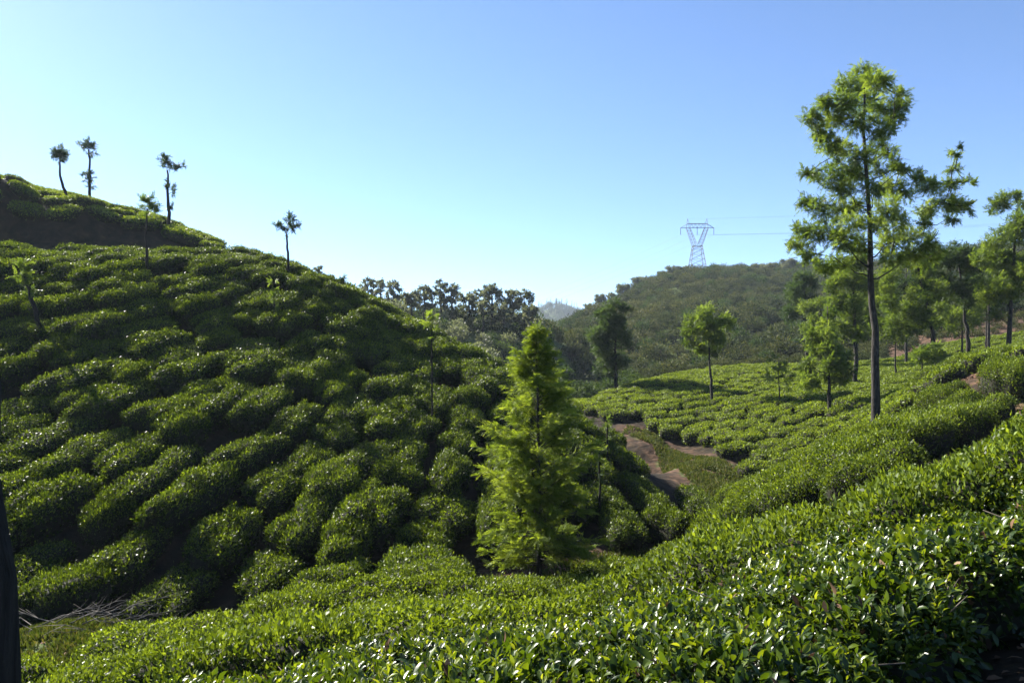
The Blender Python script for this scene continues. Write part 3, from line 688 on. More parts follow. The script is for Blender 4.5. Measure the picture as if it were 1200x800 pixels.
# the young feathery oak in the middle
D = 20; loc = at(632, D)
def young_oak():
    r = np.random.default_rng(11); H = P(628, 386, D)[2]-loc[2]
    root = empty('young_silver_oak', loc, 'feathery bright green conical young tree standing alone at the foot of the left hill', 'tree')
    tp = np.array([[0, 0, -.2], [0, .02, H*.3], [-.03, 0, H*.65], [-.08, 0, H*.99]])
    t_o = link('trunk', mesh('trunk', *tube_arr(tp, [.085, .07, .04, .008], 6), M['bark'], smooth=True), root)
    prof_h = [.10, .14, .2, .33, .47, .61, .69, .75, .82, .89, .97, 1.0]; prof_w = [.8, 1.25, 1.5, 1.45, 1.4, 1.25, 1.05, .85, .62, .4, .14, .03]
    ps, ds, ts, ls, tw_ = [], [], [], [], []
    nb = 0
    h = .13
    while h < .995:
        for k in range(r.integers(3, 7) if h < .8 else 5):
            az = r.uniform(0, 2*math.pi); wmax = np.interp(h, prof_h, prof_w)*r.uniform(.35, 1.12)
            if math.cos(az) > .3 and .55 < h < .75: wmax *= .85
            b0 = np.array([np.interp(h*H, tp[:, 2], tp[:, 0]), 0, h*H]); dirh = np.array([math.cos(az), math.sin(az), 0])
            rise = wmax*r.uniform(.25, 1.0)*(1 if h > .25 else .35)
            m = 7; f = np.linspace(0, 1, m)[:, None]
            line = b0+dirh*wmax*f+np.array([0, 0, 1])*(rise*f-wmax*.1*f**3)+np.cumsum(r.normal(size=(m, 3))*.02, 0)
            tub = tube_arr(line, np.linspace(.016*(1.2-h), .003, m), 4)
            if nb < 300 and False: pass
            tw_.append(tub); nb += 1
            n = int(8+wmax*24)
            g = r.uniform(.18, 1.05, n)**.8; g = np.clip(g, 0, 1)
            q = np.column_stack([np.interp(g, f[:, 0], line[:, c]) for c in range(3)])
            side = np.cross(dirh, [0, 0, 1])
            d = dirh*(.55+.5*g[:, None])+side*r.choice([-1, 1], (n, 1))*r.uniform(.2, .9, (n, 1))+np.array([0, 0, .38])+r.normal(size=(n, 3))*.42
            ps.append(q); ds.append(d); ls.append(np.clip(.29*(1.1-.35*h)*(1.1-.3*g)*r.uniform(.7, 1.2, n), .12, .5)); ts.append(np.clip(.42+.25*g-.08+(r.random()-.5)*.5+r.normal(size=n)*.15, 0, 1))
        h += .0125 if h < .8 else .01
    ps, ds, ls, ts = np.vstack(ps), np.vstack(ds), np.concatenate(ls), np.concatenate(ts)
    nn = np.array([0, 0, 1.])+r.normal(size=(len(ps), 3))*.7
    fine = [spray_template(9, 1.0, .035, .36, .35, 50+i) for i in range(3)]
    link('crown', spray_mesh('crown', ps, ds, nn, ls, ts, M['oak_bright'], r, fine), root)
    big = sorted(range(len(tw_)), key=lambda i: -np.ptp(tw_[i][0][:, 0]))[:40]
    for i in big: link('branch', mesh('branch', *tw_[i], M['bark']), t_o)
    link('twigs', mesh('twigs', *merge([t for i, t in enumerate(tw_) if i not in set(big)]), M['bark']), root)
young_oak()

MT = dict(name='oak_tree', dens=310, L=.28)
G1 = 'shade trees standing in the right tea field'
auto(722, 66, 350, (720, 402, 27, 48), n=34, rpx=9, seed=21, rad=.16, mat='oak_blue', label='dark dense rounded tree at the left tip of the right field, trunk forked low', **MT)
auto(835, 56, 355, (828, 388, 27, 34), 'umbrella', n=24, rpx=8, seed=22, rad=.10, mat='oak', label='light green tree on a bare thin trunk alone in the middle of the right field', **MT)
auto(914, 52, 415, (912, 440, 17, 22), n=12, rpx=6, seed=23, rad=.05, mat='oak', label='smallest thin tree in the right field, between the lone tree and the tall one', name='oak_tree', dens=70, L=.3)
auto(972, 46, 345, (970, 400, 34, 52), 'cone', n=34, rpx=9, seed=24, rad=.10, mat='oak', label='slender tree in the right field just left of the tallest trunk, its crown hanging low', **MT)
auto(1003, 58, 285, (1000, 345, 30, 60), n=30, rpx=10, seed=25, rad=.15, mat='oak', label='tree behind the tallest trunk with a straight black stem through its crown', **MT)
auto(946, 84, 318, (942, 352, 22, 30), n=18, rpx=8, seed=26, rad=.14, mat='oak_blue', label='dark small tree on the wooded slope behind the right field', **MT)
auto(1103, 58, 285, (1072, 345, 40, 52), n=32, rpx=10, seed=27, lean=.3, rad=.18, mat='oak', label='tree with a trunk leaning left and a wide light crown, right of the tallest tree', **MT)
auto(1138, 60, 285, (1122, 325, 28, 42), n=26, rpx=9, seed=28, lean=.1, rad=.16, mat='oak_blue', label='darker leaning tree between the wide light tree and the one at the edge', **MT)
auto(1180, 55, 225, (1192, 305, 46, 80), n=60, rpx=10, seed=29, rad=.16, mat='oak', label='big pale green tree cut by the right edge of the picture', **MT)
auto(1081, 52, 402, (1080, 414, 22, 12), n=12, rpx=6, seed=30, rad=.07, mat='oak', label='low umbrella-shaped small tree under the leaning trunks', **MT)
auto(1050, 62, 360, (1048, 385, 26, 26), n=16, rpx=8, seed=31, rad=.07, mat='oak', label='thin tree half hidden behind the tallest trunk, low in the shade', **MT)
auto(1155, 72, 320, (1158, 345, 26, 30), n=20, rpx=8, seed=32, rad=.1, mat='oak', label='pale small tree above the brown slope at the right', **MT)
auto(640, 70, 425, (655, 448, 16, 20), n=8, rpx=7, seed=33, rad=.06, mat='oak_blue', label='dark shrub-like tree in the valley behind the young feathery tree', **MT)

auto(1062, 74, 300, (1062, 342, 26, 42), n=24, rpx=9, seed=34, rad=.12, mat='oak_blue', label='dusky tree standing back between the tallest tree and the leaning ones', **MT)
auto(1022, 80, 318, (1024, 362, 24, 34), n=20, rpx=8, seed=35, rad=.1, mat='oak', label='light small-leaved tree seen just behind the tallest trunk', **MT)
auto(1158, 66, 280, (1160, 318, 24, 36), n=24, rpx=8, seed=36, rad=.12, mat='oak_blue', label='slim dusky tree left of the big pale edge tree', **MT)
auto(962, 76, 330, (962, 372, 20, 34), n=16, rpx=8, seed=37, rad=.09, mat='oak', label='slim pale tree standing behind the low-hanging slender one', **MT)
auto(1128, 76, 330, (1126, 362, 22, 28), n=16, rpx=8, seed=38, rad=.09, mat='oak', label='pale low tree filling the gap behind the leaning trunks', **MT)

# pollarded and leaning young trees of the left hill
def pollard(px, D, pts, rad, clumps, label, seed, mat='oak_blue', group=None, dens=260, L=.3, name='pollarded_tree', bark='bark_dark', **kw):
    loc = at(px, D); L0 = np.array(loc)
    tr = [(0, 0, -.3)]+[tuple(P(a, b, D)-L0) for a, b in pts]
    cl = [tuple(P(c[0], c[1], D)-L0+np.array([0, random.uniform(-.4, .4)*c[2]*D/FPX, 0]))+(c[2]*D/FPX*.95,) for c in clumps]
    return tree(name, loc, tr, rad, cl, label, mat=mat, bark=bark, dens=dens, L=L, seed=seed, upb=.5, flat=1, group=group, **kw)
pollard(78, 60, [(79, 237), (75, 222), (70, 207), (70, 190)], (.13, .06), [(71, 183, 8), (67, 180, 6), (76, 181, 6), (72, 177, 6)], 'pollarded tree with crooked leaning trunk under one round tuft, on the upper left hill', 41)
pollard(105, 64, [(105, 228), (105, 212), (105, 195), (104, 176)], (.12, .06), [(104, 169, 7), (98, 169, 5), (110, 172, 5), (108, 180, 4), (103, 209, 6), (108, 215, 5), (107, 207, 5)], 'pollarded tree with one tuft on top and another halfway down its straight trunk', 42, dens=200)
pollard(198, 60, [(198, 253), (197, 235), (197, 215), (196, 200)], (.13, .06), [(194, 190, 8), (191, 186, 5), (202, 194, 5), (210, 193, 5), (215, 193, 3), (199, 217, 5), (202, 225, 4), (202, 241, 4), (195, 218, 3)], 'pollarded tree with lopsided tuft and sprouts down its trunk, rightmost on the upper hill', 43, dens=200)
pollard(338, 41, [(338, 306), (337, 290), (336, 276)], (.07, .045), [(325, 263, 4), (330, 267, 4), (339, 257, 5), (345, 267, 3), (351, 266, 3), (336, 270, 3), (338, 263, 4)], 'small tree on the left hill crest, its tuft forked in three against the sky', 44)
pollard(172, 38, [(172, 295), (171, 275), (172, 262), (173, 245)], (.06, .03), [(173, 240, 9), (167, 240, 7), (180, 241, 7), (172, 251, 6), (176, 234, 6)], 'wispy round-headed young tree rising in front of the upper hill', 45, mat='oak', dens=120, L=.34)
pollard(50, 32, [(48, 388), (40, 360), (34, 340), (29, 322)], (.1, .06), [(28, 315, 8), (26, 322, 8), (33, 318, 6), (27, 308, 5), (34, 342, 5), (31, 334, 5), (40, 338, 3)], 'young tree leaning left on the left hillside, dark trunk and shaggy top', 46, mat='oak', dens=150)
pollard(321, 36, [(321, 365), (321, 350), (320, 335)], (.04, .02), [(320, 331, 5), (321, 340, 5), (322, 350, 5), (320, 359, 4)], 'narrow leafy sapling on the left hillside below the forked tree', 47, mat='oak', dens=200, L=.22, name='sapling')
pollard(506, 31, [(506, 424), (506, 405), (506, 385)], (.035, .02), [(506, 378, 7), (500, 376, 5), (513, 379, 5), (506, 370, 4), (500, 396, 3)], 'thin sapling with a light tuft near the right shoulder of the left hill', 48, mat='oak', dens=110, L=.3, name='sapling')
pollard(403, 44, [(403, 338), (403, 328)], (.05, .03), [(403, 325, 3), (402, 331, 3), (404, 335, 3)], 'stub of a tree just showing over the crest of the left hill', 49, dens=300, L=.25, name='sapling')
pollard(712, 31, [(712, 545), (712, 520), (711, 495)], (.045, .03), [(712, 492, 4), (711, 500, 4), (713, 515, 3), (712, 525, 4)], 'leafy post-like sapling on the nose of the hill right of the feathery tree', 50, mat='oak', dens=300, L=.2, name='sapling')
pollard(703, 26, [(703, 600), (703, 560), (702, 530)], (.05, .03), [(702, 528, 4), (703, 540, 4), (702, 553, 4), (704, 565, 4)], 'dark ivy-clad stem standing on the shaded hillside beside the feathery tree', 51, mat='under', dens=300, L=.2, name='sapling')
# the near trunk at the left edge
lx = -2.09; ly = 3.0; lz = gz(lx, ly)
tree('near_tree', (lx, ly, lz), [(.10, 0, -.3), (.08, 0, .5), (.06, .02, 1.2), (.035, .04, 2.05), (-.2, .05, 2.6), (-.5, .1, 4.0), (-.8, .2, 5.2)], (.15, .06), [(-1.2, .3, 5.2, .6), (-.4, .6, 5.6, .6), (-.9, -.4, 5.9, .7), (-1.6, .2, 5.7, .5)],
     'nearest tree, only the black silhouette of its trunk along the left edge', mat='oak_blue', bark='bark_dark', dens=90, L=.3, seed=52)

# ------------------------------------------------------------------ woods behind
def crown_piece(seed, n, ls, mat, lobes=7, trunk=True, flat=.75, rise=.0, tall=1.0):
    r = np.random.default_rng(seed)
    c = norm(r.normal(size=(lobes, 3)))*.62*r.random((lobes, 1))**.4; c[:, 2] = abs(c[:, 2])*tall+rise
    i = r.integers(0, lobes, n); q = norm(r.normal(size=(n, 3))); p = c[i]+q*(.42*r.random((n, 1))**.35)*np.array([1, 1, flat])
    d = q+np.array([0, 0, .3])+r.normal(size=(n, 3))*.6
    v, f = scatter(LEAF1, LEAF1F, p, frames(d, r.normal(size=(n, 3))+np.array([0, 0, .6])), ls*(.6+.8*r.random(n)))
    off = r.normal(size=lobes)*.15
    parts = [(v, f, 0, np.clip(.4+off[i]+.15*q[:, 2]+r.normal(size=n)*.13, 0, 1))]
    if trunk:
        for k in range(3):
            V, F = tube_arr([[0, 0, -.9], c[k]*.4-np.array([0, 0, .1]), c[k]], [.05, .035, .015], 4); parts.append((V, F, 1, .5))
    V, F, mi, t = joinm(parts)
    me = mesh('wood_tree', V, F, None, t); me.materials.append(M[mat]); me.materials.append(M['bark'])
    me.polygons.foreach_set('material_index', mi.astype(np.int32)); return me
def fill(Q, step, keep=1.0, avoid=()):
    lo, hi = Q.min(0), Q.max(0)
    X, Y = np.meshgrid(np.arange(lo[0], hi[0], step), np.arange(lo[1], hi[1], step)); X, Y = X.ravel(), Y.ravel()
    X = X+rng.normal(size=len(X))*step*.33; Y = Y+rng.normal(size=len(Y))*step*.33
    k = inside(Q, X, Y) & (rng.random(len(X)) < keep)
    for a_ in avoid: k &= ~inside(a_, X, Y)
    return X[k], Y[k]
def wood(name, Q, step, sr, meshes, label, cat, sink=.25, keep=1.0, avoid=(), zs=1.0):
    X, Y = fill(Q, step, keep, avoid); Z = ground(X, Y); s = rng.uniform(*sr, len(X))*(1+.25*(rng.random(len(X)) > .9))
    n = len(X)
    return gn_stuff(name, np.column_stack([X, Y, Z+s*sink]), np.column_stack([rng.normal(size=n)*.08, rng.normal(size=n)*.08, rng.random(n)*6.28]),
                    np.column_stack([s, s, s*rng.uniform(.8, 1.25, n)*zs]), rng.integers(0, len(meshes), n), meshes, label, cat)
SCR = [crown_piece(500+i, 800, .12, 'scrub', 6+i % 3) for i in range(5)]
EUCP = [crown_piece(520+i, 700, .13, 'euc', 6, tall=1.3, rise=.2) for i in range(4)]
UND = [crown_piece(540+i, 800, .12, 'under', 7) for i in range(4)]
QH = poly((700, 110), (650, 118), (640, 200), (640, 330), (700, 345), (1400, 345), (1500, 110), (1200, 112), (1100, 114), (1010, 110), (930, 118), (860, 112), (780, 104))
wood('hillside_wood', QH, 3.8, (1.5, 3.6), SCR+UND[:1], 'olive brown scrub and low trees covering the far hill under the pylon', 'woodland')
wood('hillside_scrub', poly((700, 84), (760, 84), (850, 86), (950, 90), (1080, 96), (1180, 112), (1000, 132), (860, 135), (760, 125), (690, 112)), 2.1, (.8, 1.5), SCR, 'pale bushy scrub at the foot of the far hill behind the tea field', 'scrub', keep=.9)
wood('ridge_wood', poly((200, 100), (400, 82), (560, 98), (600, 104), (640, 116), (650, 128), (600, 142), (500, 150), (300, 150)), 2.7, (1.5, 2.9), UND[:2]+SCR[:1]+EUCP[:1], 'dark mixed wood on the ridge behind the left tea hill', 'woodland', keep=.95)
wood('valley_undergrowth', poly((430, 56), (560, 56), (640, 64), (690, 66), (712, 72), (760, 82), (700, 108), (640, 112), (560, 98), (400, 82)), 1.9, (1.0, 1.9), UND, 'dark undergrowth filling the valley behind the feathery tree', 'undergrowth', avoid=(poly((690, 60), (760, 60), (760, 74), (700, 70)),))
wood('roadside_scrub', poly((1080, 88), (1180, 86), (1400, 84), (1400, 112), (1200, 112), (1100, 110)), 2.6, (.6, 1.2), SCR, 'sparse dry scrub on the brown slope behind the right trees', 'scrub', keep=.8)
wood('background_wood', poly((-200, 100), (200, 100), (300, 150), (600, 142), (655, 130), (640, 320), (620, 600), (-200, 600)), 7, (3, 4.5), UND, 'distant wood beyond the ridge', 'woodland')
# eucalyptus trees one can tell apart along the ridge skyline
def gum(px, D, top, w_, seed, label, name='eucalyptus_tree', cat='tree', group='eucalyptus trees on the ridge skyline', H=None):
    r = np.random.default_rng(seed); loc = at(px, D); x, y, zt = P(px, top, D); h = zt-loc[2]
    hw = w_*1.15*D/FPX; C = []
    n = r.integers(13, 20)
    for k in range(n):
        f = 1-.66*(k/n)**1.1*r.uniform(.6, 1); az = k*2.4+r.random(); e = hw*(.15 if k == 0 else r.uniform(.45, 1))
        rc = hw*r.uniform(.32, .5)
        C.append((e*math.cos(az), e*math.sin(az), h*f-rc*.5, rc))
    return tree(name, loc, [(0, 0, -.5), (hw*.1, 0, h*.4), (0, 0, h*.85)], (.14+.01*h, .05), C, label, cat, group, mat='euc', dens=190, L=.4, leafy=True, flat=.6, upb=.2, seed=seed)
GUM = [(431, 134, 326, 8, 'leftmost eucalyptus of the ridge skyline, wide double crown'), (446, 136, 328, 7, 'eucalyptus second from the left on the ridge, thin flat crown'),
 (461, 134, 329, 8, 'peaked eucalyptus with a pale stem, right of the first pair on the ridge'), (482, 137, 343, 7, 'low eucalyptus in the dip of the ridge skyline'),
 (497, 132, 335, 9, 'domed dark eucalyptus right of the dip in the skyline'), (516, 136, 328, 7, 'eucalyptus with a small flat cap high over its neighbours'),
 (529, 135, 333, 8, 'open umbrella eucalyptus leaning right beside the flat-capped one'), (549, 130, 343, 9, 'eucalyptus of middle height between the umbrella one and the highest'),
 (561, 134, 339, 6, 'slim eucalyptus left of the highest crown on the ridge'), (576, 130, 333, 10, 'pointed eucalyptus, the highest crown near the middle of the ridge'),
 (566, 124, 352, 7, 'lower eucalyptus in front of the pointed one'), (600, 128, 340, 9, 'broad eucalyptus near the right end of the ridge'),
 (614, 126, 340, 9, 'eucalyptus at the right end of the high group, steep right side'), (590, 122, 354, 8, 'eucalyptus low in front of the broad right pair'),
 (622, 122, 358, 7, 'eucalyptus stepping down at the right end of the ridge'), (633, 118, 374, 6, 'last small eucalyptus above the valley gap'),
 (374, 120, 312, 6, 'eucalyptus top peeping over the crest right of the forked tree'), (388, 122, 322, 6, 'second eucalyptus top peeping over the left hill crest')]
for i, g in enumerate(GUM): gum(g[0], g[1], g[2], g[3], 700+i, g[4])
SK = [(690, 240, 356, 5, 'outermost left tree on the skyline of the far hill'), (704, 248, 345, 6, 'skyline tree left of the slope break on the far hill'), (716, 252, 343, 4, 'thin skyline tree on the left shoulder of the far hill'),
 (731, 262, 333, 7, 'flat-topped skyline tree standing clear on the far hill shoulder'), (745, 275, 325, 5, 'skyline tree where the far hill steepens'), (757, 285, 324, 6, 'rounded skyline tree left of the hilltop'),
 (776, 296, 318, 5, 'skyline tree at the left brow of the hilltop'), (789, 300, 312, 7, 'largest crown on the hilltop left of the pylon'), (803, 302, 312, 4, 'small crown on the hilltop just left of the pylon foot'),
 (838, 306, 314, 4, 'tree top right of the pylon foot'), (868, 306, 312, 6, 'tree top on the flat ridge right of the pylon'), (884, 304, 310, 4, 'small umbrella crown on the ridge between pylon and tall tree'), (901, 304, 309, 7, 'larger crown on the ridge left of the tall tree'), (925, 300, 303, 7, 'tree top on the ridge touching the tall oak crown')]
for i, g in enumerate(SK): gum(g[0], g[1], g[2], g[3], 800+i, g[4], name='skyline_tree', group='trees on the skyline of the far hill')
# far blue hill with thin trees
pr = np.random.default_rng(5); parts = []
for k in range(70):
    x, y = (pr.uniform(628, 690)-600)*1250/FPX, 1250+pr.uniform(-40, 20); z = gz(x, y); h = pr.uniform(11, 20)
    parts.append(tube_arr([[x, y, z-2], [x, y, z+h]], [.5, .15], 4))
    for q in range(5):
        f = .35+.15*q; a_ = pr.uniform(0, 6.28)
        parts.append(tube_arr([[x, y, z+h*f], [x+math.cos(a_)*2.6*(1.15-f), y+math.sin(a_), z+h*f+1.4]], [.8*(1.2-f), .3], 4))
V, F = merge(parts)
tag(link('distant_treeline', mesh('distant_treeline', V, F, M['under'], np.full(len(F), .3))), 'hazy row of thin trees on the farthest blue hill', 'woodland', kind='stuff')
wood('distant_wood', poly((560, 700), (820, 700), (820, 1300), (560, 1300)), 16, (7, 11), UND, 'blue wooded hill far away in the gap', 'woodland')

# ------------------------------------------------------------------ pylon
def pylon():
    D = 470; x0, y0, _ = P(817, 0, D); zt = lambda py: (HY-py)*D/FPX
    base = gz(x0, y0)
    root = empty('power_pylon', (x0, y0, base), 'grey steel lattice power pylon standing on top of the far wooded hill', 'pylon')
    W = lambda px, py, dy=0.: np.array([(px-817)*D/FPX, dy, zt(py)-base])
    zw = W(0, 288.5)[2]; wx = 5.2*D/FPX; bx_ = 10.5*D/FPX; zb = -1.0
    def bar(a, b, r=.17): return tube_arr([a, b], r*.68, 4)
    def lerp(a, b, f): return a*(1-f)+b*f
    corners = [(-1, -1), (1, -1), (1, 1), (-1, 1)]
    lo = [np.array([sx*bx_, sy*bx_, zb]) for sx, sy in corners]; hi = [np.array([sx*wx, sy*wx*.7, zw]) for sx, sy in corners]
    for a, b in zip(lo, hi): link('leg', mesh('leg', *bar(a, b, .26), M['steel']), root)
    br = []
    N = 6
    for i in range(4):
        j = (i+1) % 4
        for k in range(N):
            f0, f1 = 1-(1-k/N)**1.25, 1-(1-(k+1)/N)**1.25
            a0, b0, a1, b1 = lerp(lo[i], hi[i], f0), lerp(lo[j], hi[j], f0), lerp(lo[i], hi[i], f1), lerp(lo[j], hi[j], f1)
            br += [bar(a0, b1, .11), bar(b0, a1, .11), bar(a1, b1, .1)]
    t_ = link('lattice', mesh('lattice', *merge(br), M['steel']), root); t_['kind'] = 'stuff'
    link('waist_frame', mesh('waist_frame', *merge([bar(hi[i], hi[(i+1) % 4], .24) for i in range(4)]), M['steel']), root)
    zc, zc2 = W(0, 267)[2], W(0, 264)[2]; xa = 11*D/FPX; xo = 19.5*D/FPX
    for s in (-1, 1):
        arm = []
        for dy in (-1.6, 1.6):
            p0, p1 = np.array([s*wx, dy, zw]), np.array([s*(xa+1.0), dy*.5, zc])
            q0, q1 = np.array([s*wx*.15, dy, zw+1]), np.array([s*(xa-1.2), dy*.5, zc])
            arm += [bar(p0, p1, .2), bar(q0, q1, .2)]
            for k in range(6):
                arm += [bar(lerp(p0, p1, k/6), lerp(q0, q1, (k+1)/6), .1), bar(lerp(q0, q1, k/6), lerp(p0, p1, k/6), .09)]
        link('window_arm', mesh('window_arm', *merge(arm), M['steel']), root)
        link('earth_peak', mesh('earth_peak', *merge([bar([s*(xa+.9), 0, zc], [s*(xa+.1), 0, W(0, 256)[2]], .2), bar([s*(xa-1.2), 0, zc2], [s*(xa+.1), 0, W(0, 257)[2]], .16)]), M['steel']), root)
    beam = []
    for dy in (-.8, .8):
        beam += [bar([-xo, dy*.3, zc], [xo, dy*.3, zc], .2), bar([-xa, dy, zc2+.9], [xa, dy, zc2+.9], .18)]
        xs = np.linspace(-xa, xa, 11)
        for k in range(10): beam.append(bar([xs[k], dy, zc if k % 2 else zc2+.9], [xs[k+1], dy, zc2+.9 if k % 2 else zc], .1))
        for s in (-1, 1): beam.append(bar([s*xa, dy, zc2+.9], [s*xo, dy*.3, zc], .14))
    link('crossbeam', mesh('crossbeam', *merge(beam), M['steel']), root)
    ends = []
    for x in (-xo, 0, xo):
        L_ = 4.1
        pts = [[x, 0, zc-L_*k/16] for k in range(17)]
        link('insulator', mesh('insulator', *tube_arr(pts, [(.26 if k % 2 else .12) for k in range(17)], 6), M['ceramic']), root)
        ends.append(np.array([x0+x, y0, base+zc-L_]))
    return ends, [np.array([x0+s*xa, y0, base+W(0, 256.5)[2]]) for s in (-1, 1)]
ends, peaks = pylon()
def cable(a, b, sag, label, r=.028):
    n = 40; f = np.linspace(0, 1, n)[:, None]; p = a*(1-f)+b*f; p[:, 2] -= (4*sag*f*(1-f))[:, 0]
    o = link('power_line', mesh('power_line', *tube_arr(p, r, 4), M['wire'])); tag(o, label, 'power line', 'power lines of the pylon')
nm_ = ['left', 'middle', 'right']
for k, e in enumerate(ends):
    cable(e, e+np.array([330, -60, 12]), 5, 'faint cable running right from the %s insulator of the pylon' % nm_[k])
    cable(e, e+np.array([-260, 330, -66]), 8, 'faint cable sinking left from the %s insulator of the pylon' % nm_[k])
for k, e in enumerate(peaks): cable(e, e+np.array([330, -60, 12]), 4, 'thin earth wire running right from the %s peak of the pylon' % ('left', 'right')[k], .02)

# ------------------------------------------------------------------ ground cover
def blades(name, Q, n, L, label, mat='grass', lean=.5, seed=1, wide=.14, avoid=None):
    r = np.random.default_rng(seed); lo, hi = Q.min(0), Q.max(0)
    x = r.uniform(lo[0], hi[0], n*3); y = r.uniform(lo[1], hi[1], n*3); k = inside(Q, x, y)
    dn = np.sin(x*1.7+1)*np.sin(y*1.3+2)+.5*np.sin(x*4.1)*np.sin(y*3.7)+r.normal(size=len(x))*.5
    k &= dn > -.25; x, y = x[k][:n], y[k][:n]; z = ground(x, y); m = len(x)
    d = np.array([0, 0, 1.])+r.normal(size=(m, 3))*lean
    T = LEAF1*np.array([wide/.24, 1, 1]); v, f = scatter(T, LEAF1F, np.column_stack([x, y, z]), frames(d, r.normal(size=(m, 3))), L*(.5+r.random(m)))
    tag(link(name, mesh(name, v, f, M[mat], np.clip(.4+r.normal(size=m)*.25, 0, 1))), label, 'grass', kind='stuff')
blades('grass', BARE['clearing'], 26000, .13, 'short dull grass over the clearing at the lower left', seed=2)
blades('grass', BARE['valley_path'], 26000, .16, 'dry short grass on the bare valley floor beyond the hill nose', seed=3)
blades('weeds', BARE['gully_path'], 3000, .16, 'weeds beside the dirt path in the gully', seed=4)
blades('weeds', BARE['red_track'], 5000, .14, 'scattered weeds along the red track', seed=6)
r = np.random.default_rng(9); Q = np.array([(.9, 1.4), (6, 1.8), (7, 7), (3.5, 5.2), (2, 3.9), (.9, 3.0)])
x = r.uniform(0, 8, 9000); y = r.uniform(1, 8, 9000); k = inside(Q, x, y); x, y = x[k][:4500], y[k][:4500]
v, f = scatter(LEAF2, LEAF2F, np.column_stack([x, y, ground(x, y)+.015]), frames(r.normal(size=(len(x), 3))*np.array([1, 1, .15]), np.array([0, 0, 1.])+r.normal(size=(len(x), 3))*.3), r.uniform(.04, .09, len(x)))
tag(link('fallen_leaves', mesh('fallen_leaves', v, f, M['litter'], np.repeat(r.random(len(x)), 4))), 'dry fallen leaves on the dark soil at the lower right', 'leaf litter', kind='stuff')
# cut brushwood in the clearing
def brush(px, D, w_, n, label, seed):
    r = np.random.default_rng(seed); loc = at(px, D); root = empty('brush_pile', loc, label, 'brush pile')
    for k in range(n):
        a_ = r.normal()*.6+(math.pi if r.random() < .4 else 0); L = r.uniform(.5, 1.5)
        x, y = r.normal()*w_*.45, r.normal()*w_*.22; d = np.array([math.cos(a_), math.sin(a_)*.6, r.uniform(-.1, .35)])
        p = np.array([x, y, gz(loc[0]+x, loc[1]+y)-loc[2]+r.uniform(.03, .3)]); pts = [p+d*L*f+np.array([0, 0, .07*math.sin(3*f)])+r.normal(size=3)*.02 for f in (0, .33, .66, 1)]
        tb = [tube_arr(pts, [.013, .01, .007, .003], 4)]
        for q in range(4):
            s0 = pts[1+q % 2]; e = s0+(d+r.normal(size=3)*.6)*.3; tb.append(tube_arr([s0, (s0+e)/2+r.normal(size=3)*.02, e], [.008, .006, .002], 4))
        link('twig', mesh('twig', *merge(tb), M['dead']), root)
brush(152, 16.2, 1.3, 20, 'pale dead branches heaped in the clearing at the lower left', 61)
brush(85, 16.2, .9, 8, 'few thin dead sticks lying left of the larger brushwood heap', 62)

# ------------------------------------------------------------------ names for the single bushes of the slopes
def near_what(px_, py_, cands):
    return min(cands, key=lambda c: math.hypot(c[0]-px_, (c[1]-py_)*1.3))[2]
LM = [(48, 388, 'the leaning young tree'), (172, 300, 'the wispy round-headed tree'), (321, 365, 'the narrow leafy sapling'), (338, 306, 'the small forked crest tree'), (506, 424, 'the thin light-tufted sapling'),
      (115, 700, 'the clearing with brushwood'), (600, 560, 'the feathery tree'), (712, 545, 'the post-like sapling'), (703, 600, 'the ivy-clad stem'), (830, 597, 'the tip of the hill nose'), (10, 600, 'the black edge trunk'), (400, 660, 'the black gully bottom'),
      (250, 500, 'the middle hill face'), (420, 470, 'the deeply furrowed middle slope'), (0, 292, 'the foot of the shaded bank'), (632, 680, 'the base of the feathery tree'), (1027, 495, 'the base of the tallest tree'),
      (1130, 500, 'the dark hedge end'), (880, 590, 'the inner bend of the spur'), (980, 570, 'the rounded hump of the spur'), (770, 655, 'the dirt path in the gully'), (300, 750, 'the lit slope at bottom left'), (850, 640, 'the shadow band'), (1150, 420, 'the upper red bank'), (1180, 540, 'the right edge')]
buckets = {}
for o, b, x, y, D_, s_ in SOLO: buckets.setdefault((b[7], near_what(x, y, LM)), []).append((o, b, x, y, D_, s_))
PATCH = {'upper hedge': 'on the upper right bank', 'left hill': 'on the left hill', 'upper hill': 'on the upper hill', 'lit slope': 'on the lit slope', 'right field': 'in the right field', 'spur': 'on the right spur', 'near bank': 'on the near bank'}
def ordinal(i, n, word='row'):
    return ['first', 'second', 'third', 'fourth', 'fifth', 'sixth', 'seventh', 'eighth', 'ninth', 'tenth', 'eleventh', 'twelfth', 'thirteenth', 'fourteenth', 'fifteenth', 'sixteenth'][min(i, 15)]
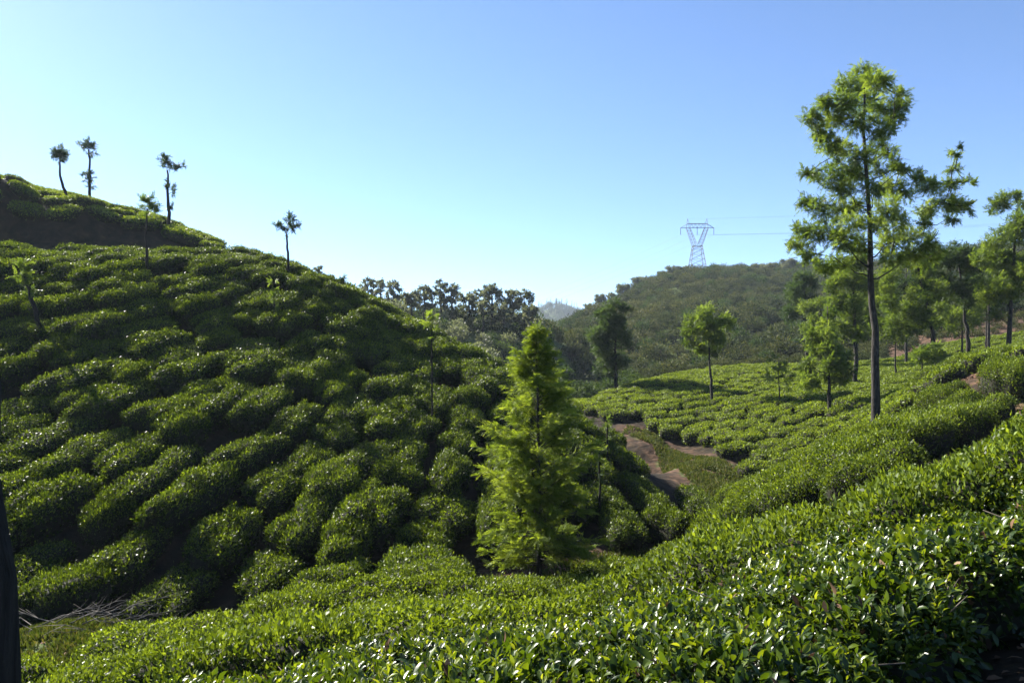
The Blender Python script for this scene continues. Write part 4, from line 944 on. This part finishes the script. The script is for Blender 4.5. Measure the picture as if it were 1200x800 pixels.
for (pa, lm), L_ in buckets.items():
    L_.sort(key=lambda t: t[3])
    nb = max(1, round(math.sqrt(len(L_)/2.2))); per = math.ceil(len(L_)/nb)
    bands = [sorted(L_[i:i+per], key=lambda t: t[2]) for i in range(0, len(L_), per)]
    for bi, band in enumerate(bands):
        hb = '' if len(bands) == 1 else (' highest' if bi == 0 else ' lowest' if bi == len(bands)-1 else ' '+ordinal(bi, 0)+'-highest')
        for k, t in enumerate(band):
            pos = 'leftmost' if k == 0 else 'rightmost' if k == len(band)-1 else ordinal(k, 0)+' from left'
            if len(band) == 1: pos = 'only one'
            long_ = 'long' if t[1][3]*1.45 > t[1][4]*1.75 else 'round'
            lab = '%s %s tea bush, %s in%s band by %s' % (long_, pa.split()[-1].replace('hill', 'hill') if pa != 'upper hill' else 'hilltop', pos, hb, lm)
            if len(lab.split()) > 16: lab = lab.replace('tea bush, ', 'bush, ')
            if len(lab.split()) > 16: lab = lab.replace(' band by ', ' band, ')
            if len(lab.split()) > 16: lab = lab.replace(' band, the ', ' band, ')
            tag(t[0], lab, 'tea bush', 'clipped tea bushes '+PATCH[pa])
            t[0]['patch'] = pa
# ------------------------------------------------------------------ air
hb = mesh('haze', np.array([(x, y, z) for x in (-1800, 1900) for y in (-60, 1600) for z in (-60, 135)], float),
          np.array([[0, 1, 3, 2], [4, 6, 7, 5], [0, 4, 5, 1], [2, 3, 7, 6], [0, 2, 6, 4], [1, 5, 7, 3]]))
hm, n, nd, lk = newmat('air'); pv = nd.new('ShaderNodeVolumePrincipled'); pv.inputs['Density'].default_value = .00016; pv.inputs['Color'].default_value = (.75, .86, 1, 1); pv.inputs['Anisotropy'].default_value = .2
o_ = nd.new('ShaderNodeOutputMaterial'); lk.new(pv.outputs[0], o_.inputs['Volume']); hb.materials.append(hm)
tag(link('haze', hb), 'thin blue haze over the valley', 'haze', kind='stuff')

def clods(name, Q, n, size, label, seed):
    r = np.random.default_rng(seed); lo, hi = Q.min(0), Q.max(0)
    x = r.uniform(lo[0], hi[0], n*3); y = r.uniform(lo[1], hi[1], n*3); k = inside(Q, x, y); x, y = x[k][:n], y[k][:n]
    T = np.array([[1, 0, 0], [.3, .9, .1], [-.8, .5, 0], [-.7, -.7, .1], [.5, -.8, 0], [.1, 0, .7], [-.2, .2, -.6]], float)
    TF = np.array([[0, 1, 5, 5], [1, 2, 5, 5], [2, 3, 5, 5], [3, 4, 5, 5], [4, 0, 5, 5]])[:, :3]
    z = ground(x, y)+lumps(x, y)*np.clip(y/60, .05, 1)*.11
    v, f = scatter(T, TF, np.column_stack([x, y, z]), frames(r.normal(size=(len(x), 3))*np.array([1, 1, .2]), np.array([0, 0, 1.])+r.normal(size=(len(x), 3))*.3), size*np.exp(r.normal(size=len(x))*.6))
    tag(link(name, mesh(name, v, f, M['clod'])), label, 'soil', kind='stuff')
M['clod'] = noise_mat('earth_clod', [(.3, (.06, .035, .022)), (.55, (.15, .08, .045)), (.75, (.28, .17, .10))], 1.7)
for i, (k_, n_, sz) in enumerate((('valley_path', 7000, .028), ('gully_path', 1500, .028), ('red_track', 6000, .022), ('red_bank', 5000, .03), ('clearing', 900, .03))):
    clods('soil_clods', BARE[k_], n_, sz, 'loose earth and small stones over the bare soil', 70+i)
